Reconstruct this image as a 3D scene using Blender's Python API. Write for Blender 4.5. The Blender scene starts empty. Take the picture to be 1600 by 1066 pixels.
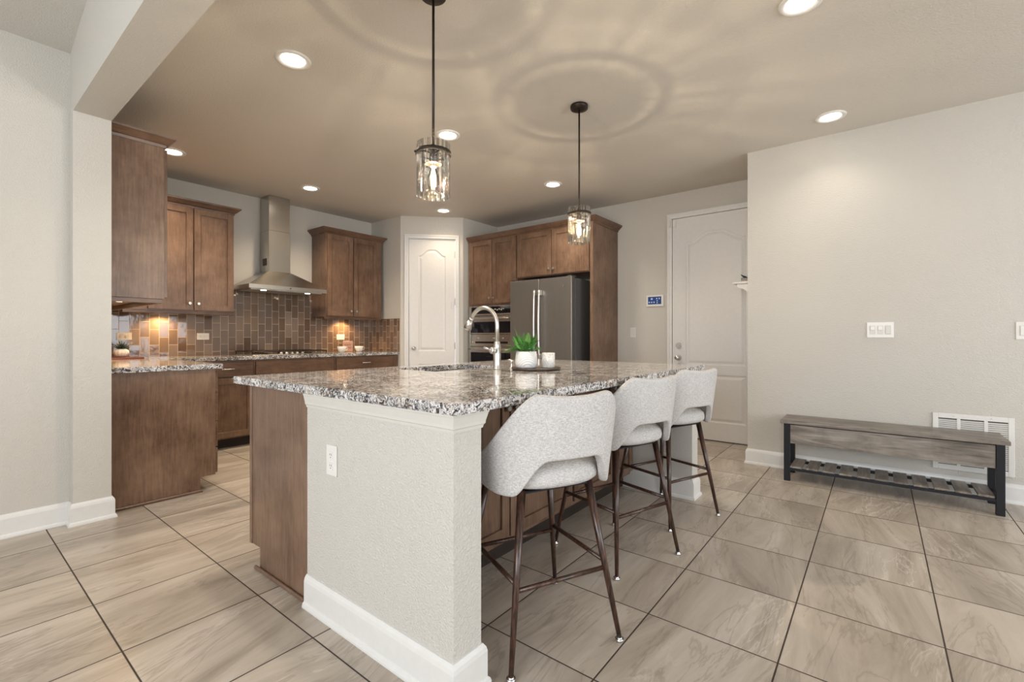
import bpy, bmesh, math, random
from mathutils import Vector, Matrix
random.seed(7)
S = bpy.context.scene
COL = S.collection
PI = math.pi
CAM_H = 1.1124
CEIL = 2.743
YAW = math.radians(38.329)      # view direction measured from +X towards +Y

# ---------------------------------------------------------------- camera
cd = bpy.data.cameras.new('camera')
cd.sensor_width = 36.0
cd.lens = 723.64 / 1600 * 36.0
cd.shift_y = -5.9 / 1600
cd.clip_start = 0.05
cam = bpy.data.objects.new('camera', cd)
COL.objects.link(cam)
cam.location = (0, 0, CAM_H)
cam.rotation_euler = (PI / 2, 0, YAW - PI / 2)
S.camera = cam

# ---------------------------------------------------------------- view + world
S.view_settings.view_transform = 'Standard'
S.view_settings.look = 'None'
S.view_settings.gamma = 1.0
S.view_settings.use_curve_mapping = False
S.view_settings.exposure = 0.12
S.cycles.use_denoising = True
S.cycles.max_bounces = 8
S.cycles.diffuse_bounces = 5
S.cycles.glossy_bounces = 4
S.cycles.transparent_max_bounces = 12
S.cycles.caustics_reflective = False
S.cycles.caustics_refractive = False
S.cycles.sample_clamp_indirect = 6.0
w = bpy.data.worlds.new('sky')
S.world = w
w.use_nodes = True
w.node_tree.nodes['Background'].inputs[0].default_value = (0.86, 0.93, 1.0, 1)
w.node_tree.nodes['Background'].inputs[1].default_value = 2.2


def area_light(name, loc, rot, sx, sy, power, color):
    l = bpy.data.lights.new(name, 'AREA')
    l.shape = 'RECTANGLE'; l.size = sx; l.size_y = sy
    l.energy = power; l.color = color
    o = bpy.data.objects.new(name, l)
    COL.objects.link(o)
    o.location = loc; o.rotation_euler = rot
    return o


# daylight entering through the living-room windows (behind and left of the camera)
DAY = (0.96, 0.975, 1.0)
area_light('daylight_window', (-1.9, -3.75, 1.75), (PI / 2, 0, 0), 2.6, 2.0, 55, DAY)
area_light('daylight_window', (2.6, -3.75, 1.45), (PI / 2, 0, 0), 2.8, 2.0, 75, DAY)
area_light('daylight_window', (-3.25, 0.3, 1.75), (PI / 2, 0, -PI / 2), 3.4, 2.0, 120, DAY)
WARM = (1.0, 0.80, 0.58)


# ---------------------------------------------------------------- materials
def new_mat(name):
    m = bpy.data.materials.new(name)
    m.use_nodes = True
    nt = m.node_tree
    return m, nt, nt.nodes['Principled BSDF'], nt.nodes['Material Output']


def N(nt, t, **kw):
    n = nt.nodes.new(t)
    for k, v in kw.items():
        if k.startswith('i_'):
            n.inputs[k[2:].replace('_', ' ')].default_value = v
        else:
            setattr(n, k, v)
    return n


def ramp(nt, fac, stops):
    r = nt.nodes.new('ShaderNodeValToRGB')
    e = r.color_ramp.elements
    while len(e) < len(stops):
        e.new(0.5)
    for el, (p, c) in zip(e, stops):
        el.position = p
        el.color = (c[0], c[1], c[2], 1) if not isinstance(c, (int, float)) else (c, c, c, 1)
    nt.links.new(fac, r.inputs[0])
    return r.outputs[0]


def mathn(nt, op, a, b=None, c=None):
    n = nt.nodes.new('ShaderNodeMath')
    n.operation = op
    for i, x in enumerate((a, b, c)):
        if x is None:
            continue
        if isinstance(x, (int, float)):
            n.inputs[i].default_value = x
        else:
            nt.links.new(x, n.inputs[i])
    return n.outputs[0]


def mixc(nt, fac, a, b):
    n = nt.nodes.new('ShaderNodeMix')
    n.data_type = 'RGBA'
    for key, x in (('Factor', fac), ('A', a), ('B', b)):
        idx = {'Factor': 0, 'A': 6, 'B': 7}[key]
        if isinstance(x, (int, float)):
            n.inputs[idx].default_value = x
        elif isinstance(x, tuple):
            n.inputs[idx].default_value = (x[0], x[1], x[2], 1)
        else:
            nt.links.new(x, n.inputs[idx])
    return n.outputs[2]


def coords(nt, scale=(1, 1, 1), kind='Object'):
    t = nt.nodes.new('ShaderNodeTexCoord')
    m = nt.nodes.new('ShaderNodeMapping')
    m.inputs['Scale'].default_value = scale
    nt.links.new(t.outputs[kind], m.inputs[0])
    return m.outputs[0]


def noise(nt, vec, scale, detail=3, rough=0.5, dist=0.0):
    n = nt.nodes.new('ShaderNodeTexNoise')
    n.inputs['Scale'].default_value = scale
    n.inputs['Detail'].default_value = detail
    n.inputs['Roughness'].default_value = rough
    n.inputs['Distortion'].default_value = dist
    nt.links.new(vec, n.inputs['Vector'])
    return n.outputs[0]


def bump(nt, bs, h, strength, dist=0.001):
    b = nt.nodes.new('ShaderNodeBump')
    b.inputs['Strength'].default_value = strength
    b.inputs['Distance'].default_value = dist
    nt.links.new(h, b.inputs['Height'])
    nt.links.new(b.outputs[0], bs.inputs['Normal'])
    return b


def plain(name, col, rough=0.5, metal=0.0, spec=0.5, bumps=None):
    m, nt, bs, out = new_mat(name)
    v = coords(nt)
    n = noise(nt, v, 35, 2)
    c = mixc(nt, n, tuple(x * 0.96 for x in col), tuple(min(1, x * 1.04) for x in col))
    nt.links.new(c, bs.inputs['Base Color'])
    bs.inputs['Roughness'].default_value = rough
    bs.inputs['Metallic'].default_value = metal
    bs.inputs['Specular IOR Level'].default_value = spec
    if bumps:
        bump(nt, bs, noise(nt, v, bumps[0], 2), bumps[1], bumps[2])
    return m


def paint(name, col, strength=0.55, scale=130):
    m, nt, bs, out = new_mat(name)
    v = coords(nt)
    n = noise(nt, v, scale, 2, 0.55, 0.4)
    c = mixc(nt, noise(nt, v, 3, 2), tuple(x * 0.98 for x in col), tuple(x * 1.02 for x in col))
    nt.links.new(c, bs.inputs['Base Color'])
    bs.inputs['Roughness'].default_value = 0.55
    bs.inputs['Specular IOR Level'].default_value = 0.3
    bump(nt, bs, ramp(nt, n, [(0.35, 0.0), (0.65, 1.0)]), strength, 0.0022)
    return m


def wood(name, dark, light, axis='z', rough=0.34):
    m, nt, bs, out = new_mat(name)
    sc = {'z': (1, 1, 0.08), 'x': (0.08, 1, 1), 'y': (1, 0.08, 1)}[axis]
    v = coords(nt, sc)
    v2 = coords(nt)
    oi = nt.nodes.new('ShaderNodeObjectInfo')
    add = nt.nodes.new('ShaderNodeVectorMath'); add.operation = 'ADD'
    cmb = nt.nodes.new('ShaderNodeCombineXYZ')
    for i in range(3):
        nt.links.new(mathn(nt, 'MULTIPLY', oi.outputs['Random'], 7.0 + i), cmb.inputs[i])
    nt.links.new(v2, add.inputs[0]); nt.links.new(cmb.outputs[0], add.inputs[1])
    add2 = nt.nodes.new('ShaderNodeVectorMath'); add2.operation = 'ADD'
    nt.links.new(v, add2.inputs[0]); nt.links.new(cmb.outputs[0], add2.inputs[1])
    grain = noise(nt, add2.outputs[0], 75, 4, 0.6, 0.6)
    cloud = noise(nt, add.outputs[0], 3.6, 5, 0.66, 0.25)
    f = mathn(nt, 'ADD', mathn(nt, 'MULTIPLY', grain, 0.42), mathn(nt, 'MULTIPLY', cloud, 0.62))
    c = ramp(nt, f, [(0.33, dark), (0.70, light)])
    nt.links.new(c, bs.inputs['Base Color'])
    bs.inputs['Roughness'].default_value = rough
    bs.inputs['Specular IOR Level'].default_value = 0.45
    bump(nt, bs, grain, 0.12, 0.0006)
    return m


def granite():
    m, nt, bs, out = new_mat('granite')
    v = coords(nt)
    big = noise(nt, v, 9, 3, 0.6, 0.8)
    mid = noise(nt, v, 60, 4, 0.66, 1.5)
    fine = noise(nt, v, 190, 2, 0.6, 0.3)
    f = mathn(nt, 'ADD', mid, mathn(nt, 'MULTIPLY', mathn(nt, 'SUBTRACT', big, 0.5), 0.28))
    f = mathn(nt, 'ADD', f, mathn(nt, 'MULTIPLY', mathn(nt, 'SUBTRACT', fine, 0.5), 0.16))
    c = ramp(nt, f, [(0.37, (0.012, 0.012, 0.016)), (0.43, (0.075, 0.072, 0.078)), (0.48, (0.27, 0.265, 0.265)),
                     (0.53, (0.56, 0.555, 0.55)), (0.63, (0.84, 0.83, 0.82))])
    warm = noise(nt, v, 16, 3, 0.6, 1.0)
    wm = ramp(nt, warm, [(0.52, 0.0), (0.68, 0.7)])
    c2 = mixc(nt, wm, c, mixc(nt, 0.62, c, (0.36, 0.24, 0.155)))
    nt.links.new(c2, bs.inputs['Base Color'])
    bs.inputs['Roughness'].default_value = 0.055
    bs.inputs['Specular IOR Level'].default_value = 0.5
    return m


def floor_tile():
    m, nt, bs, out = new_mat('floor_tile')
    T = 0.4572
    X0, Y0 = -0.0271, 0.7259
    t = nt.nodes.new('ShaderNodeTexCoord')
    sep = nt.nodes.new('ShaderNodeSeparateXYZ')
    nt.links.new(t.outputs['Object'], sep.inputs[0])
    ux = mathn(nt, 'DIVIDE', mathn(nt, 'SUBTRACT', sep.outputs[0], X0 - 40 * T), T)
    uy = mathn(nt, 'DIVIDE', mathn(nt, 'SUBTRACT', sep.outputs[1], Y0 - 40 * T), T)
    fx = mathn(nt, 'FRACT', ux); fy = mathn(nt, 'FRACT', uy)
    ex = mathn(nt, 'MINIMUM', fx, mathn(nt, 'SUBTRACT', 1.0, fx))
    ey = mathn(nt, 'MINIMUM', fy, mathn(nt, 'SUBTRACT', 1.0, fy))
    e = mathn(nt, 'MINIMUM', ex, ey)
    g = ramp(nt, e, [(0.0045, 0.0), (0.0072, 1.0)])          # 0 in the grout, 1 on the tile
    idv = nt.nodes.new('ShaderNodeCombineXYZ')
    nt.links.new(mathn(nt, 'FLOOR', ux), idv.inputs[0]); nt.links.new(mathn(nt, 'FLOOR', uy), idv.inputs[1])
    wn = nt.nodes.new('ShaderNodeTexWhiteNoise'); wn.noise_dimensions = '3D'
    nt.links.new(idv.outputs[0], wn.inputs['Vector'])
    ang = mathn(nt, 'MULTIPLY', mathn(nt, 'SUBTRACT', wn.outputs['Value'], 0.5), 0.55)
    rot = nt.nodes.new('ShaderNodeVectorRotate'); rot.rotation_type = 'Z_AXIS'
    nt.links.new(t.outputs['Object'], rot.inputs['Vector']); nt.links.new(ang, rot.inputs['Angle'])
    off = nt.nodes.new('ShaderNodeVectorMath'); off.operation = 'MULTIPLY_ADD'
    nt.links.new(wn.outputs['Color'], off.inputs[0]); off.inputs[1].default_value = (17, 13, 9)
    nt.links.new(rot.outputs[0], off.inputs[2])
    mp = nt.nodes.new('ShaderNodeMapping'); mp.inputs['Scale'].default_value = (0.24, 1.35, 1)
    nt.links.new(off.outputs[0], mp.inputs[0])
    big = noise(nt, mp.outputs[0], 3.4, 6, 0.66, 0.7)
    vein = noise(nt, mp.outputs[0], 4.6, 5, 0.6, 0.7)
    vv = mathn(nt, 'ABSOLUTE', mathn(nt, 'SUBTRACT', vein, 0.5))
    line = ramp(nt, vv, [(0.0, 1.0), (0.022, 0.0)])
    v3 = noise(nt, mp.outputs[0], 5.6, 5, 0.62, 0.9)
    wl = ramp(nt, mathn(nt, 'ABSOLUTE', mathn(nt, 'SUBTRACT', v3, 0.52)), [(0.0, 1.0), (0.02, 0.0)])
    base = ramp(nt, big, [(0.30, (0.305, 0.258, 0.208)), (0.5, (0.455, 0.395, 0.330)), (0.68, (0.575, 0.515, 0.448))])
    c = mixc(nt, mathn(nt, 'MULTIPLY', line, 0.36), base, (0.19, 0.15, 0.115))
    msk = ramp(nt, noise(nt, mp.outputs[0], 2.2, 2), [(0.46, 0.0), (0.64, 0.42)])
    c = mixc(nt, mathn(nt, 'MULTIPLY', wl, msk), c, (0.76, 0.70, 0.62))
    br = nt.nodes.new('ShaderNodeHueSaturation')
    nt.links.new(mathn(nt, 'ADD', mathn(nt, 'MULTIPLY', wn.outputs['Value'], 0.14), 0.93), br.inputs['Value'])
    nt.links.new(c, br.inputs['Color'])
    c = mixc(nt, g, (0.045, 0.032, 0.024), br.outputs[0])
    nt.links.new(c, bs.inputs['Base Color'])
    rr = mathn(nt, 'ADD', mathn(nt, 'MULTIPLY', g, -0.5), 0.80)
    nt.links.new(rr, bs.inputs['Roughness'])
    bs.inputs['Specular IOR Level'].default_value = 0.42
    bump(nt, bs, g, 0.6, 0.0015)
    return m


def splash_tile(name, axis):
    """Vertical 3x6 glass tiles, every other column shifted by half a tile."""
    m, nt, bs, out = new_mat(name)
    t = nt.nodes.new('ShaderNodeTexCoord')
    sep = nt.nodes.new('ShaderNodeSeparateXYZ')
    nt.links.new(t.outputs['Object'], sep.inputs[0])
    a = sep.outputs[0] if axis == 'x' else sep.outputs[1]
    W, H = 0.0790, 0.155
    ua = mathn(nt, 'DIVIDE', mathn(nt, 'ADD', a, 10.0), W)
    col = mathn(nt, 'FLOOR', ua)
    odd = mathn(nt, 'MULTIPLY', mathn(nt, 'MODULO', col, 2.0), 0.5)
    uz = mathn(nt, 'ADD', mathn(nt, 'DIVIDE', mathn(nt, 'SUBTRACT', sep.outputs[2], 0.26), H), odd)
    row = mathn(nt, 'FLOOR', uz)
    fa = mathn(nt, 'FRACT', ua); fz = mathn(nt, 'FRACT', uz)
    ea = mathn(nt, 'MULTIPLY', mathn(nt, 'MINIMUM', fa, mathn(nt, 'SUBTRACT', 1.0, fa)), W)
    ez = mathn(nt, 'MULTIPLY', mathn(nt, 'MINIMUM', fz, mathn(nt, 'SUBTRACT', 1.0, fz)), H)
    e = mathn(nt, 'MINIMUM', ea, ez)
    g = ramp(nt, mathn(nt, 'MULTIPLY', e, 100), [(0.13, 0.0), (0.21, 1.0)])
    idv = nt.nodes.new('ShaderNodeCombineXYZ')
    nt.links.new(col, idv.inputs[0]); nt.links.new(row, idv.inputs[1])
    wn = nt.nodes.new('ShaderNodeTexWhiteNoise'); wn.noise_dimensions = '3D'
    nt.links.new(idv.outputs[0], wn.inputs['Vector'])
    base = ramp(nt, wn.outputs['Value'], [(0.0, (0.125, 0.080, 0.057)), (0.6, (0.175, 0.120, 0.088)), (1.0, (0.24, 0.176, 0.135))])
    c = mixc(nt, g, (0.60, 0.49, 0.38), base)
    nt.links.new(c, bs.inputs['Base Color'])
    nt.links.new(mathn(nt, 'ADD', mathn(nt, 'MULTIPLY', g, -0.52), 0.6), bs.inputs['Roughness'])
    bs.inputs['Specular IOR Level'].default_value = 0.7
    # each tile is set at a slightly different tilt and has a faint wave
    sub = nt.nodes.new('ShaderNodeVectorMath'); sub.operation = 'SUBTRACT'
    nt.links.new(wn.outputs['Color'], sub.inputs[0]); sub.inputs[1].default_value = (0.5, 0.5, 0.5)
    scl = nt.nodes.new('ShaderNodeVectorMath'); scl.operation = 'MULTIPLY'
    nt.links.new(sub.outputs[0], scl.inputs[0])
    scl.inputs[1].default_value = (0.09, 0, 0.09) if axis == 'x' else (0, 0.09, 0.09)
    geo = nt.nodes.new('ShaderNodeNewGeometry')
    ad = nt.nodes.new('ShaderNodeVectorMath'); ad.operation = 'ADD'
    nt.links.new(geo.outputs['Normal'], ad.inputs[0]); nt.links.new(scl.outputs[0], ad.inputs[1])
    nz = nt.nodes.new('ShaderNodeVectorMath'); nz.operation = 'NORMALIZE'
    nt.links.new(ad.outputs[0], nz.inputs[0])
    b = bump(nt, bs, mathn(nt, 'ADD', g, mathn(nt, 'MULTIPLY', noise(nt, t.outputs['Object'], 14, 2), 1.6)), 0.35, 0.002)
    nt.links.new(nz.outputs[0], b.inputs['Normal'])
    return m


def emit(name, col, strength):
    m, nt, bs, out = new_mat(name)
    nt.nodes.remove(bs)
    e = nt.nodes.new('ShaderNodeEmission')
    e.inputs[0].default_value = (*col, 1); e.inputs[1].default_value = strength
    nt.links.new(e.outputs[0], out.inputs[0])
    return m


def wavy_glass():
    m, nt, bs, out = new_mat('wavy_glass')
    nt.nodes.remove(bs)
    n = noise(nt, coords(nt, (1, 1, 0.5)), 62, 2, 0.5, 1.0)
    ray_tint = noise(nt, coords(nt, (1, 1, 0.02)), 75, 1, 0.5, 0.0)
    tr = nt.nodes.new('ShaderNodeBsdfTransparent')
    col = mixc(nt, ramp(nt, ray_tint, [(0.50, 0.0), (0.57, 1.0)]), (0.76, 0.76, 0.75), (1.12, 1.115, 1.10))  # streaks painted into the tint stand in for focused light rays on the ceiling
    col = mixc(nt, ramp(nt, n, [(0.34, 0.8), (0.42, 0.0)]), col, (0.45, 0.45, 0.44))
    nt.links.new(col, tr.inputs[0])
    gl = nt.nodes.new('ShaderNodeBsdfGlossy')
    gl.inputs['Roughness'].default_value = 0.06
    b = nt.nodes.new('ShaderNodeBump'); b.inputs['Strength'].default_value = 1.0; b.inputs['Distance'].default_value = 0.012
    nt.links.new(n, b.inputs['Height']); nt.links.new(b.outputs[0], gl.inputs['Normal'])
    fr = nt.nodes.new('ShaderNodeFresnel'); fr.inputs[0].default_value = 1.6
    mx = nt.nodes.new('ShaderNodeMixShader')
    fr.inputs[0].default_value = 1.35
    nt.links.new(mathn(nt, 'MINIMUM', mathn(nt, 'ADD', fr.outputs[0], 0.05), 0.6), mx.inputs[0])
    nt.links.new(tr.outputs[0], mx.inputs[1]); nt.links.new(gl.outputs[0], mx.inputs[2])
    nt.links.new(mx.outputs[0], out.inputs[0])
    return m


def clear_glass(name, tint=(1, 1, 1)):
    m, nt, bs, out = new_mat(name)
    nt.nodes.remove(bs)
    tr = nt.nodes.new('ShaderNodeBsdfTransparent'); tr.inputs[0].default_value = (*tint, 1)
    gl = nt.nodes.new('ShaderNodeBsdfGlossy'); gl.inputs['Roughness'].default_value = 0.02
    fr = nt.nodes.new('ShaderNodeFresnel'); fr.inputs[0].default_value = 1.45
    mx = nt.nodes.new('ShaderNodeMixShader')
    nt.links.new(fr.outputs[0], mx.inputs[0])
    nt.links.new(tr.outputs[0], mx.inputs[1]); nt.links.new(gl.outputs[0], mx.inputs[2])
    nt.links.new(mx.outputs[0], out.inputs[0])
    return m


def brushed(name, col, rough=0.28, axis='z', metal=1.0):
    m, nt, bs, out = new_mat(name)
    sc = {'z': (1, 1, 0.02), 'x': (0.02, 1, 1), 'y': (1, 0.02, 1)}[axis]
    n = noise(nt, coords(nt, sc), 260, 2)
    c = mixc(nt, n, tuple(x * 0.88 for x in col), tuple(min(1, x * 1.1) for x in col))
    nt.links.new(c, bs.inputs['Base Color'])
    bs.inputs['Metallic'].default_value = metal
    bs.inputs['Roughness'].default_value = rough
    bump(nt, bs, n, 0.05, 0.0005)
    return m


def fabric():
    m, nt, bs, out = new_mat('linen_fabric')
    a = noise(nt, coords(nt, (1, 1, 7)), 95, 3, 0.6)
    b = noise(nt, coords(nt, (6, 6, 1)), 95, 3, 0.6)
    f = mathn(nt, 'ADD', mathn(nt, 'MULTIPLY', a, 0.62), mathn(nt, 'MULTIPLY', b, 0.38))
    c = ramp(nt, f, [(0.36, (0.36, 0.35, 0.345)), (0.50, (0.55, 0.54, 0.53)), (0.63, (0.72, 0.71, 0.70))])
    nt.links.new(c, bs.inputs['Base Color'])
    bs.inputs['Roughness'].default_value = 0.9
    bs.inputs['Specular IOR Level'].default_value = 0.15
    bump(nt, bs, f, 0.5, 0.0012)
    return m


def weathered(name, axis):
    m, nt, bs, out = new_mat(name)
    sc = {'y': (1, 0.10, 1), 'x': (0.10, 1, 1)}[axis]
    v = coords(nt, sc)
    a = noise(nt, v, 22, 6, 0.65, 1.2)
    b = noise(nt, coords(nt), 5, 3, 0.6, 0.6)
    f = mathn(nt, 'ADD', mathn(nt, 'MULTIPLY', a, 0.7), mathn(nt, 'MULTIPLY', b, 0.3))
    c = ramp(nt, f, [(0.36, (0.085, 0.070, 0.058)), (0.5, (0.20, 0.175, 0.15)), (0.64, (0.34, 0.31, 0.275))])
    nt.links.new(c, bs.inputs['Base Color'])
    bs.inputs['Roughness'].default_value = 0.42
    return m


def bronze_wood():
    m, nt, bs, out = new_mat('walnut_look_metal')
    n = noise(nt, coords(nt, (1, 1, 0.12)), 90, 4, 0.6, 0.6)
    c = ramp(nt, n, [(0.40, (0.016, 0.009, 0.007)), (0.60, (0.085, 0.036, 0.022))])
    nt.links.new(c, bs.inputs['Base Color'])
    bs.inputs['Roughness'].default_value = 0.28
    bs.inputs['Specular IOR Level'].default_value = 0.6
    return m


M = {
    'wall': paint('wall_paint', (0.60, 0.580, 0.535)),
    'ceil': paint('ceiling_paint', (0.64, 0.605, 0.55), 0.5, 90),
    'stub': paint('half_wall_paint', (0.64, 0.625, 0.585), 0.9, 150),
    'trim': plain('white_trim_paint', (0.76, 0.76, 0.745), 0.32),
    'cream': plain('cream_trim_paint', (0.66, 0.65, 0.605), 0.35),
    'door': plain('white_door_paint', (0.74, 0.735, 0.72), 0.35),
    'wood': wood('stained_maple', (0.085, 0.044, 0.026), (0.262, 0.166, 0.110)),
    'woodh': wood('stained_maple_across', (0.070, 0.034, 0.020), (0.21, 0.125, 0.080), 'x'),
    'woody': wood('stained_maple_lengthwise', (0.085, 0.044, 0.026), (0.262, 0.166, 0.110), 'y'),
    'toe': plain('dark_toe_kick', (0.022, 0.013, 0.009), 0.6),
    'shadow': plain('dark_cabinet_interior', (0.03, 0.02, 0.015), 0.8),
    'granite': granite(),
    'floor': floor_tile(),
    'splashx': splash_tile('glass_tile_hood_wall', 'x'),
    'splashy': splash_tile('glass_tile_side_wall', 'y'),
    'steel': brushed('stainless_steel', (0.62, 0.60, 0.56), 0.24, 'x'),
    'steelz': brushed('stainless_steel_vertical', (0.55, 0.53, 0.49), 0.24, 'z'),
    'slate': brushed('slate_stainless', (0.27, 0.262, 0.245), 0.42, 'z', 0.75),
    'nickel': brushed('brushed_nickel', (0.66, 0.645, 0.625), 0.34),
    'chrome': plain('chrome', (0.85, 0.85, 0.86), 0.12, 1.0),
    'bronze': plain('dark_bronze', (0.035, 0.026, 0.020), 0.42, 0.6),
    'black': plain('black_metal', (0.007, 0.008, 0.012), 0.5, 0, .35),
    'blackg': plain('black_glass', (0.008, 0.009, 0.012), 0.04),
    'plastic': plain('white_plastic', (0.78, 0.775, 0.75), 0.3),
    'almond': plain('almond_plastic', (0.72, 0.66, 0.56), 0.35),
    'slot': plain('dark_slot', (0.05, 0.045, 0.04), 0.6),
    'fabric': fabric(),
    'leg': bronze_wood(),
    'bench': weathered('weathered_grey_wood', 'y'),
    'slat': weathered('weathered_grey_slat', 'x'),
    'ceramic': plain('white_ceramic', (0.80, 0.79, 0.78), 0.25),
    'tray': wood('dark_round_tray_wood', (0.03, 0.020, 0.015), (0.085, 0.058, 0.043), 'x'),
    'redwood': wood('reddish_board_wood', (0.13, 0.03, 0.014), (0.24, 0.07, 0.03), 'x'),
    'wglass': wavy_glass(),
    'glass': clear_glass('clear_glass'),
    'bulbglass': clear_glass('bulb_glass', (1.0, 0.97, 0.90)),
    'filament': emit('filament_glow', (1.0, 0.72, 0.38), 420),
    'canlens': emit('downlight_lens', (1.0, 0.90, 0.76), 14),
    'puck': emit('puck_lens', (1.0, 0.80, 0.52), 16),
    'screen': emit('lit_touch_screen', (0.035, 0.055, 0.14), 1.0),
    'icon': emit('lit_screen_icon', (0.42, 0.47, 0.62), 1.0),
    'soil': plain('dark_soil', (0.03, 0.02, 0.013), 0.9),
    'gasket': plain('grey_gasket', (0.10, 0.10, 0.10), 0.6),
}


def leafmat():
    m, nt, bs, out = new_mat('fern_leaf')
    oi = nt.nodes.new('ShaderNodeObjectInfo')
    n = noise(nt, coords(nt), 40, 2)
    f = mathn(nt, 'ADD', mathn(nt, 'MULTIPLY', n, 0.6), mathn(nt, 'MULTIPLY', oi.outputs['Random'], 0.4))
    c = ramp(nt, f, [(0.3, (0.018, 0.12, 0.012)), (0.6, (0.09, 0.33, 0.045)), (0.8, (0.26, 0.48, 0.12))])
    nt.links.new(c, bs.inputs['Base Color'])
    bs.inputs['Roughness'].default_value = 0.45
    return m


M['leaf'] = leafmat()
M['succ'] = plain('dark_succulent_leaf', (0.02, 0.045, 0.03), 0.5)


def weave_ceramic():
    m, nt, bs, out = new_mat('textured_white_ceramic')
    wv = nt.nodes.new('ShaderNodeTexWave'); wv.wave_type = 'BANDS'; wv.bands_direction = 'DIAGONAL'
    wv.inputs['Scale'].default_value = 45
    nt.links.new(coords(nt), wv.inputs[0])
    bs.inputs['Base Color'].default_value = (0.80, 0.80, 0.80, 1)
    bs.inputs['Roughness'].default_value = 0.45
    bump(nt, bs, wv.outputs[1], 0.8, 0.0025)
    return m


def marbled():
    m, nt, bs, out = new_mat('marbled_candle_jar')
    v = coords(nt)
    n = noise(nt, v, 45, 4, 0.6, 2.5)
    c = ramp(nt, mathn(nt, 'ABSOLUTE', mathn(nt, 'SUBTRACT', n, 0.5)), [(0.0, (0.45, 0.43, 0.40)), (0.05, (0.80, 0.78, 0.74))])
    nt.links.new(c, bs.inputs['Base Color'])
    bs.inputs['Roughness'].default_value = 0.12
    return m


M['weave'] = weave_ceramic()
M['marble'] = marbled()


# ---------------------------------------------------------------- mesh helpers
class Frame:
    """u runs along a face, n points out of it, z is up."""
    def __init__(s, o, u, n):
        s.o = Vector(o); s.u = Vector(u).normalized(); s.n = Vector(n).normalized(); s.z = Vector((0, 0, 1))

    def __call__(s, u, n, z):
        return s.o + s.u * u + s.n * n + s.z * z


WORLD = Frame((0, 0, 0), (1, 0, 0), (0, 1, 0))


def BM():
    return bmesh.new()


def add_hexa(bm, p, bev=0.0, seg=1):
    vs = [bm.verts.new(q) for q in p]
    fs = []
    for idx in ((0, 3, 2, 1), (4, 5, 6, 7), (0, 1, 5, 4), (1, 2, 6, 5), (2, 3, 7, 6), (3, 0, 4, 7)):
        fs.append(bm.faces.new([vs[i] for i in idx]))
    bmesh.ops.recalc_face_normals(bm, faces=fs)
    if bev > 0:
        es = list({e for f in fs for e in f.edges})
        bmesh.ops.bevel(bm, geom=es, offset=bev, segments=seg, affect='EDGES', profile=0.5)


def add_box(bm, a, b, bev=0.0, fr=WORLD, seg=1):
    u0, n0, z0 = a; u1, n1, z1 = b
    u0, u1 = sorted((u0, u1)); n0, n1 = sorted((n0, n1)); z0, z1 = sorted((z0, z1))
    p = [fr(u, n, z) for z in (z0, z1) for u, n in ((u0, n0), (u1, n0), (u1, n1), (u0, n1))]
    add_hexa(bm, p, bev, seg)


def add_cyl(bm, p0, p1, r0, r1=None, n=20, caps=True):
    r1 = r0 if r1 is None else r1
    p0, p1 = Vector(p0), Vector(p1)
    d = (p1 - p0).normalized()
    a = d.orthogonal().normalized(); b = d.cross(a)
    ra = [bm.verts.new(p0 + (a * math.cos(t) + b * math.sin(t)) * r0) for t in [2 * PI * i / n for i in range(n)]]
    rb = [bm.verts.new(p1 + (a * math.cos(t) + b * math.sin(t)) * r1) for t in [2 * PI * i / n for i in range(n)]]
    for i in range(n):
        j = (i + 1) % n
        f = bm.faces.new((ra[i], ra[j], rb[j], rb[i])); f.smooth = True
    if caps:
        bm.faces.new(ra[::-1]); bm.faces.new(rb)


def add_tube(bm, pts, r, n=12, taper=None):
    pts = [Vector(p) for p in pts]
    rings = []
    up = None
    for i, p in enumerate(pts):
        d = (pts[min(i + 1, len(pts) - 1)] - pts[max(i - 1, 0)]).normalized()
        if up is None:
            up = d.orthogonal().normalized()
        a = (up - d * up.dot(d)).normalized(); b = d.cross(a); up = a
        rr = r if taper is None else taper[i]
        rings.append([bm.verts.new(p + (a * math.cos(2 * PI * k / n) + b * math.sin(2 * PI * k / n)) * rr) for k in range(n)])
    for A, B in zip(rings, rings[1:]):
        for k in range(n):
            f = bm.faces.new((A[k], A[(k + 1) % n], B[(k + 1) % n], B[k])); f.smooth = True
    bm.faces.new(rings[0][::-1]); bm.faces.new(rings[-1])


def add_lathe(bm, prof, c=(0, 0, 0), n=32, smooth=True, close=False, fn=None):
    c = Vector(c)
    rings = []
    for r, z in prof:
        if r < 1e-6:
            rings.append([bm.verts.new(c + Vector((0, 0, z)))])
        else:
            ring = []
            for k in range(n):
                t = 2 * PI * k / n
                rr = r * (fn(t, z) if fn else 1)
                ring.append(bm.verts.new(c + Vector((rr * math.cos(t), rr * math.sin(t), z))))
            rings.append(ring)
    if close:
        rings.append(rings[0])
    for A, B in zip(rings, rings[1:]):
        if len(A) == 1 and len(B) == 1:
            continue
        for k in range(n):
            j = (k + 1) % n
            if len(A) == 1:
                f = bm.faces.new((A[0], B[j], B[k]))
            elif len(B) == 1:
                f = bm.faces.new((A[k], A[j], B[0]))
            else:
                f = bm.faces.new((A[k], A[j], B[j], B[k]))
            f.smooth = smooth


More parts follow.
